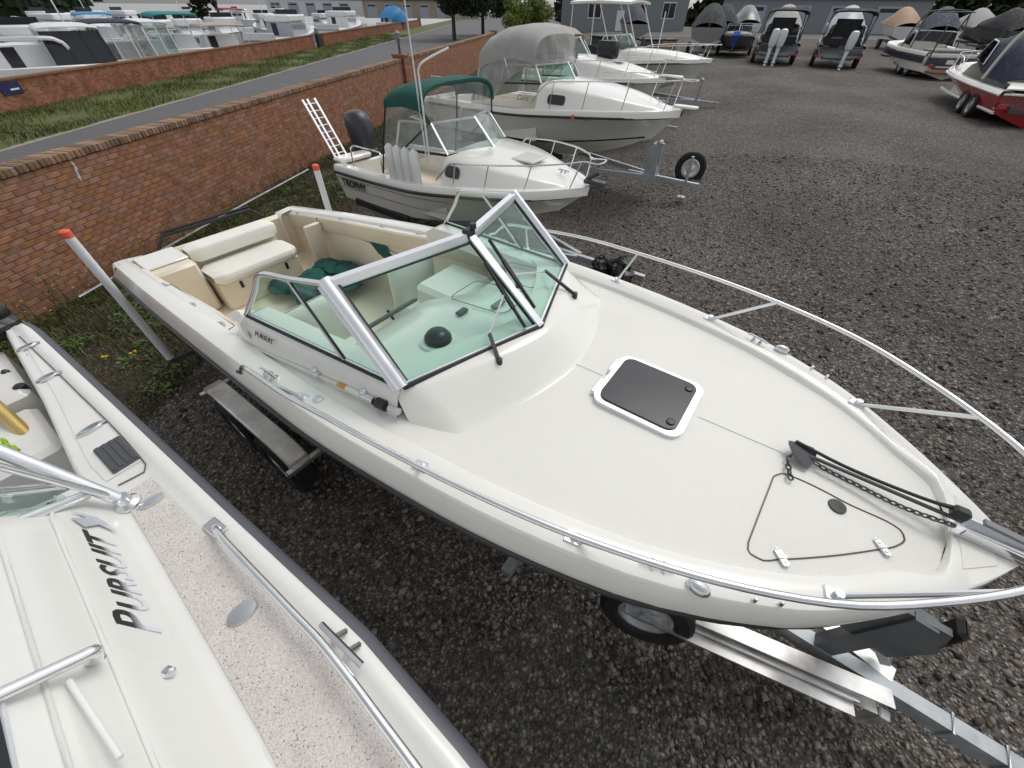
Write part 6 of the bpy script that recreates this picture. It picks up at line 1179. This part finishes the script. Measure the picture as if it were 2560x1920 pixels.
# hillside woods across the water
mat('conifer', (.030, .044, .022), .9, var=.3, vscale=.15, rand=.5, hue=.03, spec=.1); mat('hill_soil', (.03, .04, .02), .95, var=.2)
mb = MB(); rows = []
for i in range(20):
    t = .7 * i / 19; ax = -260 + 165 * t; ay = 90 + 120 * t; h = 16 * (1 - t ** 2.4); dx, dy = -.45, .75; rows.append([(ax + dx * k * 26, ay + dy * k * 26, -1.6 + h * (0, .6, .95, 1.0)[k] + .01) for k in range(4)])
mb.grid(rows); struct(mb.build('hillside', 'hill_soil', smooth=60))
mb = MB()
for _ in range(1700):
    t = .7 * random.random(); k = random.random() * 3; ax = -260 + 165 * t - .45 * k * 26 + random.gauss(0, 3); ay = 90 + 120 * t + .75 * k * 26 + random.gauss(0, 3); h = 16 * (1 - t ** 2.4) * float(np.interp(k, [0, 1, 2, 3], [0, .6, .95, 1.0])) - 1.6; th = random.uniform(4, 9); r = th * random.uniform(.22, .36); n = 6; a0 = random.random() * 6
    for z0, z1, rr in ((.0, .6, 1), (.35, .85, .75), (.65, 1.0, .45)):
        b0 = len(mb.v); mb.v += [(ax + r * rr * math.cos(a0 + 2 * math.pi * j / n) * random.uniform(.7, 1.2), ay + r * rr * math.sin(a0 + 2 * math.pi * j / n) * random.uniform(.7, 1.2), h + th * z0) for j in range(n)] + [(ax, ay, h + th * z1)]; mb.f += [(b0 + j, b0 + (j + 1) % n, b0 + n) for j in range(n)]
struct(mb.build('hillside_woods', 'conifer'), 'stuff')
# trees ----------------------------------------------------------------
mat('bark', (.06, .045, .035), .9, var=.25, vscale=10, bump=.4, bscale=40); mat('leaf_dark', (.028, .042, .014), .7, var=.25, vscale=.8, rand=.5, hue=.04, spec=.25); mat('leaf_lime', (.16, .22, .012), .6, var=.25, vscale=1.2, rand=.4, hue=.03)
def tree(x, y, z, h, r, label, leaf, n=5200, trunk=.35, ls=.28, squash=.8, base=.35):
    t = thing('tree', label, 'tree', Frame(x, y, 0, z)); mb = MB(); mb.tube([(0, 0, -.2), (.05, .02, h * .25), (-.04, .05, h * .5), (.05, 0, h * .75)], [trunk * .5, trunk * .4, trunk * .3, trunk * .12], 8); tk = mb.build('trunk', 'bark', t, smooth=60)
    cl = []
    for k in range(16):
        a = random.uniform(0, 6.28); rr = r * math.sqrt(random.random()) * .8; zz = h * (base + (1 - base) * random.random() ** .8); cl.append((rr * math.cos(a), rr * math.sin(a), zz, r * random.uniform(.28, .5)))
        if k < 7: mb = MB(); mb.tube([(0, 0, h * .3), (rr * .5 * math.cos(a), rr * .5 * math.sin(a), (zz + h * .35) / 2), (rr * .9 * math.cos(a), rr * .9 * math.sin(a), zz)], [trunk * .2, trunk * .14, .02], 5); mb.build('limb', 'bark', tk)
    V = []; F = []
    c = np.array(cl)[rng.integers(0, len(cl), n)]; d = rng.normal(size=(n, 3)); d /= np.linalg.norm(d, axis=1)[:, None]; q = c[:, :3] + d * (c[:, 3] * rng.random(n) ** .35)[:, None] * np.array([1, 1, squash])
    a = rng.normal(size=(n, 3)); a /= np.linalg.norm(a, axis=1)[:, None]; b = np.cross(a, d); b /= np.linalg.norm(b, axis=1)[:, None] + 1e-9; s = ls * rng.uniform(.5, 1.2, n)[:, None]
    W = np.stack([q - a * s * .5, q + b * s * .3, q + a * s * .5, q - b * s * .3], 1).reshape(-1, 3); i = np.arange(n) * 4
    me = bpy.data.meshes.new('crown'); me.from_pydata(W.tolist(), [], np.stack([i, i + 1, i + 2, i + 3], 1).tolist()); me.materials.append(MATS[leaf]); o = bpy.data.objects.new('crown', me); COL.objects.link(o); o.parent = t
    return t
p = at(1136, 100, 0); tree(p[0], p[1], 0, 8.5, 5.4, 'dark leafed tree with a thin trunk beside the path, left of the pair', 'leaf_dark', 19000, .6, .42, .8, .42)
p = at(1200, 88, 0); tree(p[0] + .5, p[1], 0, 9, 5.0, 'dark leafed tree behind the end of the brick wall, right of the pair', 'leaf_dark', 19000, .6, .42, .8, .3)
p = at(1315, 66, .2); tree(p[0] * .62, p[1] * .62, .2, 5.0, 3.4, 'bright yellow green bush beyond the end of the brick wall', 'leaf_lime', 14000, .25, .30, .8, .1)
p = (-44, wcol(545, -44, 30)); tree(p[0], p[1], 0, 9, 3.4, 'tall dark evergreen standing among the marina boats', 'conifer', 5000, .5, .6, 1.0, .15)
# lamp on the pilaster, dark post in the wall gap
q = WF.out((22.6 * Wn, .12, 2.0)); l = thing('wall_lamp', 'small dark lamp standing on the brick pilaster of the long wall', 'lamp', Frame(q[0], q[1], 0, q[2])); mb = MB(); mb.tube([(0, 0, 0), (0, 0, .42)], .05, 8); mb.lathe([(.1, 0), (.1, .04)], seg=10); mb.build('post', 'dark_grey', l); mb = MB(); mb.lathe([(.06, .42), (.11, .5), (.11, .68), (.13, .70), (.02, .8)], seg=10); mb.build('lantern', 'mid_grey', l, smooth=30)
l = thing('gate_post', 'black post with grey top standing in the gap of the low brick wall', 'post', Frame(FWX, 56.4, 0, 0)); mb = MB(); mb.box((0, 0, .6), (.35, .9, 1.2), bev=.05); mb.build('post_body', 'dark_canvas', l, smooth=40); mb = MB(); mb.box((0, 0, 1.45), (.3, .6, .5), bev=.08); mb.build('post_head', 'mid_grey', l, smooth=40)
# grey building -----------------------------------------------------------
mat('siding', (.22, .245, .265), .7, var=.08, vscale=2); mat('roof_grey', (.10, .10, .105), .9, var=.15); mat('trim_white', (.7, .71, .72), .5, var=.04); mat('asphalt_lot', (.12, .118, .112), .85, var=.15, vscale=.4, dirt=(.3, .2, .07), dscale=.12, damt=.5)
pb = at(1570, 82, .9); FBd = Frame(pb[0], pb[1], 8, .9); bd = thing('grey_building', 'low blue grey clad building with white framed windows behind the parked boats', 'building', FBd)
mb = MB(); mb.box((0, 4, 3), (17, 8, 6.6)); mb.build('wall', 'siding', bd)
for k in range(22): mb = MB(); mb.box((0, -.012, .2 + k * .28), (17.02, .03, .25)); mb.build('siding_board', 'siding', bd)
for x in (-5.5, 1.2, 5.6):
    for z in (2.4,): mb = MB(); mb.box((x, -.05, z), (2.0, .08, 1.8)); w_ = mb.build('window', 'trim_white', bd); 
    for dx in (-.47, .47): mb = MB(); mb.box((x + dx, -.1, z), (.85, .04, 1.55)); mb.build('pane', 'window_dark', w_)
mb = MB(); mb.box((0, 4, 6.5), (18, 9, .3)); mb.build('roof', 'roof_grey', bd); mb = MB(); mb.box((-1.6, -.06, 1.25), (1.1, .08, 2.2)); mb.build('door', 'trim_white', bd)
mb = MB(); mb.grid([[(-3 + .0 * i, y, .0) for i in range(2)] for y in (0, 1)])
mb = MB(); ys_ = np.linspace(62, 300, 14); mb.grid([[(x, y, float(ground_z(x)) + .012) for x in np.concatenate([np.linspace(-3.5, 16, 14), [60, 200]])] for y in ys_]); struct(mb.build('asphalt_yard', 'asphalt_lot', smooth=60))
# more boats and a few odds behind the back row
def covered(x, y, hd, label, cover, hull='boat_white', L=6.5, bm=1.2):
    z = float(ground_z(x)); f = Frame(x, y, hd, z); b = thing('covered_boat', label, 'boat', f)
    bg = lambda q: pchip([0, .3, .6, .85, 1], [bm * .9, bm, bm * .95, bm * .55, .04], q); zg = lambda q: pchip([0, 1], [1.6, 1.9], q); uu, rub, chn, kl = hull_pts(L, bg, zg, 16, .05, .03, (.88, .95, 1.3), (.6, 1.0), (.05, .5, 1.0)); hull_mesh(rub, chn, kl).build('hull', hull, b, smooth=40)
    mb = MB(); mb.slab([[(q * L, float(bg(q)) * t * 1.02, float(zg(q)) - .1 + (float(np.interp(q, [0, .15, .45, .6, 1], [.25, .75, 1.15, .7, .12])) + .05) * (1 - abs(t) ** 2.2)) for t in np.linspace(1, -1, 9)] for q in np.linspace(0, 1, 14)], (0, 0, -.02)); mb.build('cover', cover, b, smooth=50)
    for sg in (-1, 1): wheel(b, (2.0, sg * bm * .9, .34), .34, .22, (0, sg, 0), 'mid_grey'); mb = MB(); mb.bar((0, sg * .7, .5), (L, sg * .1, .5), .08, .12); mb.build('trailer_rail', 'dark_grey', b)
    return b
covered(19.5, 38, 70, 'boat under a pale grey cover behind the dark aluminium boats', 'grey_canvas'); covered(30, 37, 60, 'white boat with a navy cover behind the ski boat', 'navy'); covered(37, 38, 75, 'boat under a black cover at the top right of the yard', 'dark_canvas', 'dark_grey'); covered(13.5, 37, 70, 'boat under a dark cover in front of the grey building', 'dark_canvas', 'mid_grey')
covered(24.0, 38, 65, 'boat under a light blue grey cover at the top of the yard', 'lavender'); covered(45, 40, 80, 'dark boat at the far top right beside the asphalt', 'navy', 'dark_grey')
covered(17, 43, 75, 'black covered boat behind the boat with two outboards', 'dark_canvas', 'dark_grey'); covered(27.5, 44, 60, 'grey covered boat left of the navy covered boat', 'mid_grey', 'boat_white'); covered(33.5, 45, 70, 'brown covered boat in the last row of the yard', 'teak', 'boat_white'); covered(41, 46, 70, 'black hulled boat with a pale cover near the sand pile', 'grey_canvas', 'dark_grey'); covered(10.5, 46, 85, 'navy covered boat at the left end of the last row', 'navy', 'mid_grey'); covered(22, 50, 75, 'green covered boat in front of the wide grey shed', 'dark_hull', 'boat_white')
mat('sand', (.40, .29, .14), .95, var=.2, bump=.4); mb = MB(); mb.blob((0, 0, 0), (2.6, 1.6, 1.0), 14, 8, .15); o = tag(mb.build('sand_pile', 'sand', None, smooth=50), 'pile of yellow sand at the top right of the yard', 'sand pile'); o.location = (44, 42, .95)
# small clutter by the building
for i, (x, y, dx, dy, dz, m, lab) in enumerate(((9.5, 36, 1.2, .8, 1.0, 'dark_grey', 'dark crate standing by the corner of the grey building'), (11.2, 38, .9, .9, .8, 'teak', 'wooden pallet box near the grey building'), (6.5, 40, 1.4, 1.0, 1.3, 'dark_hull', 'dark green bin at the end of the brick wall'))):
    t = thing('storage_box', lab, 'box', Frame(x, y, 20 * i, float(ground_z(x)))); mb = MB(); mb.box((0, 0, dz / 2 + .05), (dx, dy, dz), bev=.04); mb.build('box_body', m, t); mb = MB(); mb.box((0, 0, dz + .1), (dx + .06, dy + .06, .08), bev=.02); mb.build('lid', 'black_plastic', t)

# sheds and a hedge closing off the far side of the yard
mat('shed_tan', (.36, .30, .22), .8, var=.08, vscale=.5); mat('hedge', (.035, .05, .018), .9, var=.3, vscale=.6, rand=.5, hue=.03, spec=.1)
def shed(x, y, w, d, h, hd, label, m):
    t = thing('shed', label, 'building', Frame(x, y, hd, float(ground_z(x)))); mb = MB(); mb.box((0, d / 2, h / 2), (w, d, h)); mb.build('wall', m, t); mb = MB(); mb.prism([(-w / 2 - .3, h), (w / 2 + .3, h), (0, h + w * .12)], -d - .3, .3, M=Matrix.Rotation(R(90), 4, 'X')); mb.build('roof', 'roof_grey', t)
    for k in range(max(1, int(w / 6))): mb = MB(); mb.box((-w / 2 + 3 + k * 6, -.03, h * .42), (3.4, .08, h * .8)); dr = mb.build('roller_door', 'lavender', t); mb = MB(); mb.box((-w / 2 + 3 + k * 6, -.08, h * .7), (2.6, .03, .4)); mb.build('door_window', 'window_dark', dr)
shed(45, 78, 26, 10, 3.6, -12, 'wide grey shed with pale roller doors at the top of the yard', 'siding'); shed(85, 62, 24, 10, 3.6, -35, 'tan shed with pale doors beyond the ski boat', 'shed_tan'); shed(-34, 190, 40, 12, 4.5, 10, 'tan waterfront building far beyond the marina', 'shed_tan'); shed(-75, 200, 34, 12, 4.5, 14, 'pale grey waterfront building far beyond the marina', 'trim_white')
n = 16000; t = rng.random(n); x = 8 + 150 * t; y = 112 - .35 * (x - 8) + rng.normal(0, 1.6, n); z = 1.1 + rng.random(n) ** .7 * (4.5 + 2 * np.sin(x * .35) + 1.5 * np.sin(x * .9))
a = rng.normal(size=(n, 3)); a /= np.linalg.norm(a, axis=1)[:, None]; b = np.cross(a, rng.normal(size=(n, 3))); b /= np.linalg.norm(b, axis=1)[:, None]; q = np.stack([x, y, z], 1); W = np.stack([q - a * .7, q + b * .45, q + a * .7, q - b * .45], 1).reshape(-1, 3); i = np.arange(n) * 4
me = bpy.data.meshes.new('far_hedge'); me.from_pydata(W.tolist(), [], np.stack([i, i + 1, i + 2, i + 3], 1).tolist()); me.materials.append(MATS['hedge']); o = bpy.data.objects.new('far_hedge', me); COL.objects.link(o); struct(o, 'stuff')
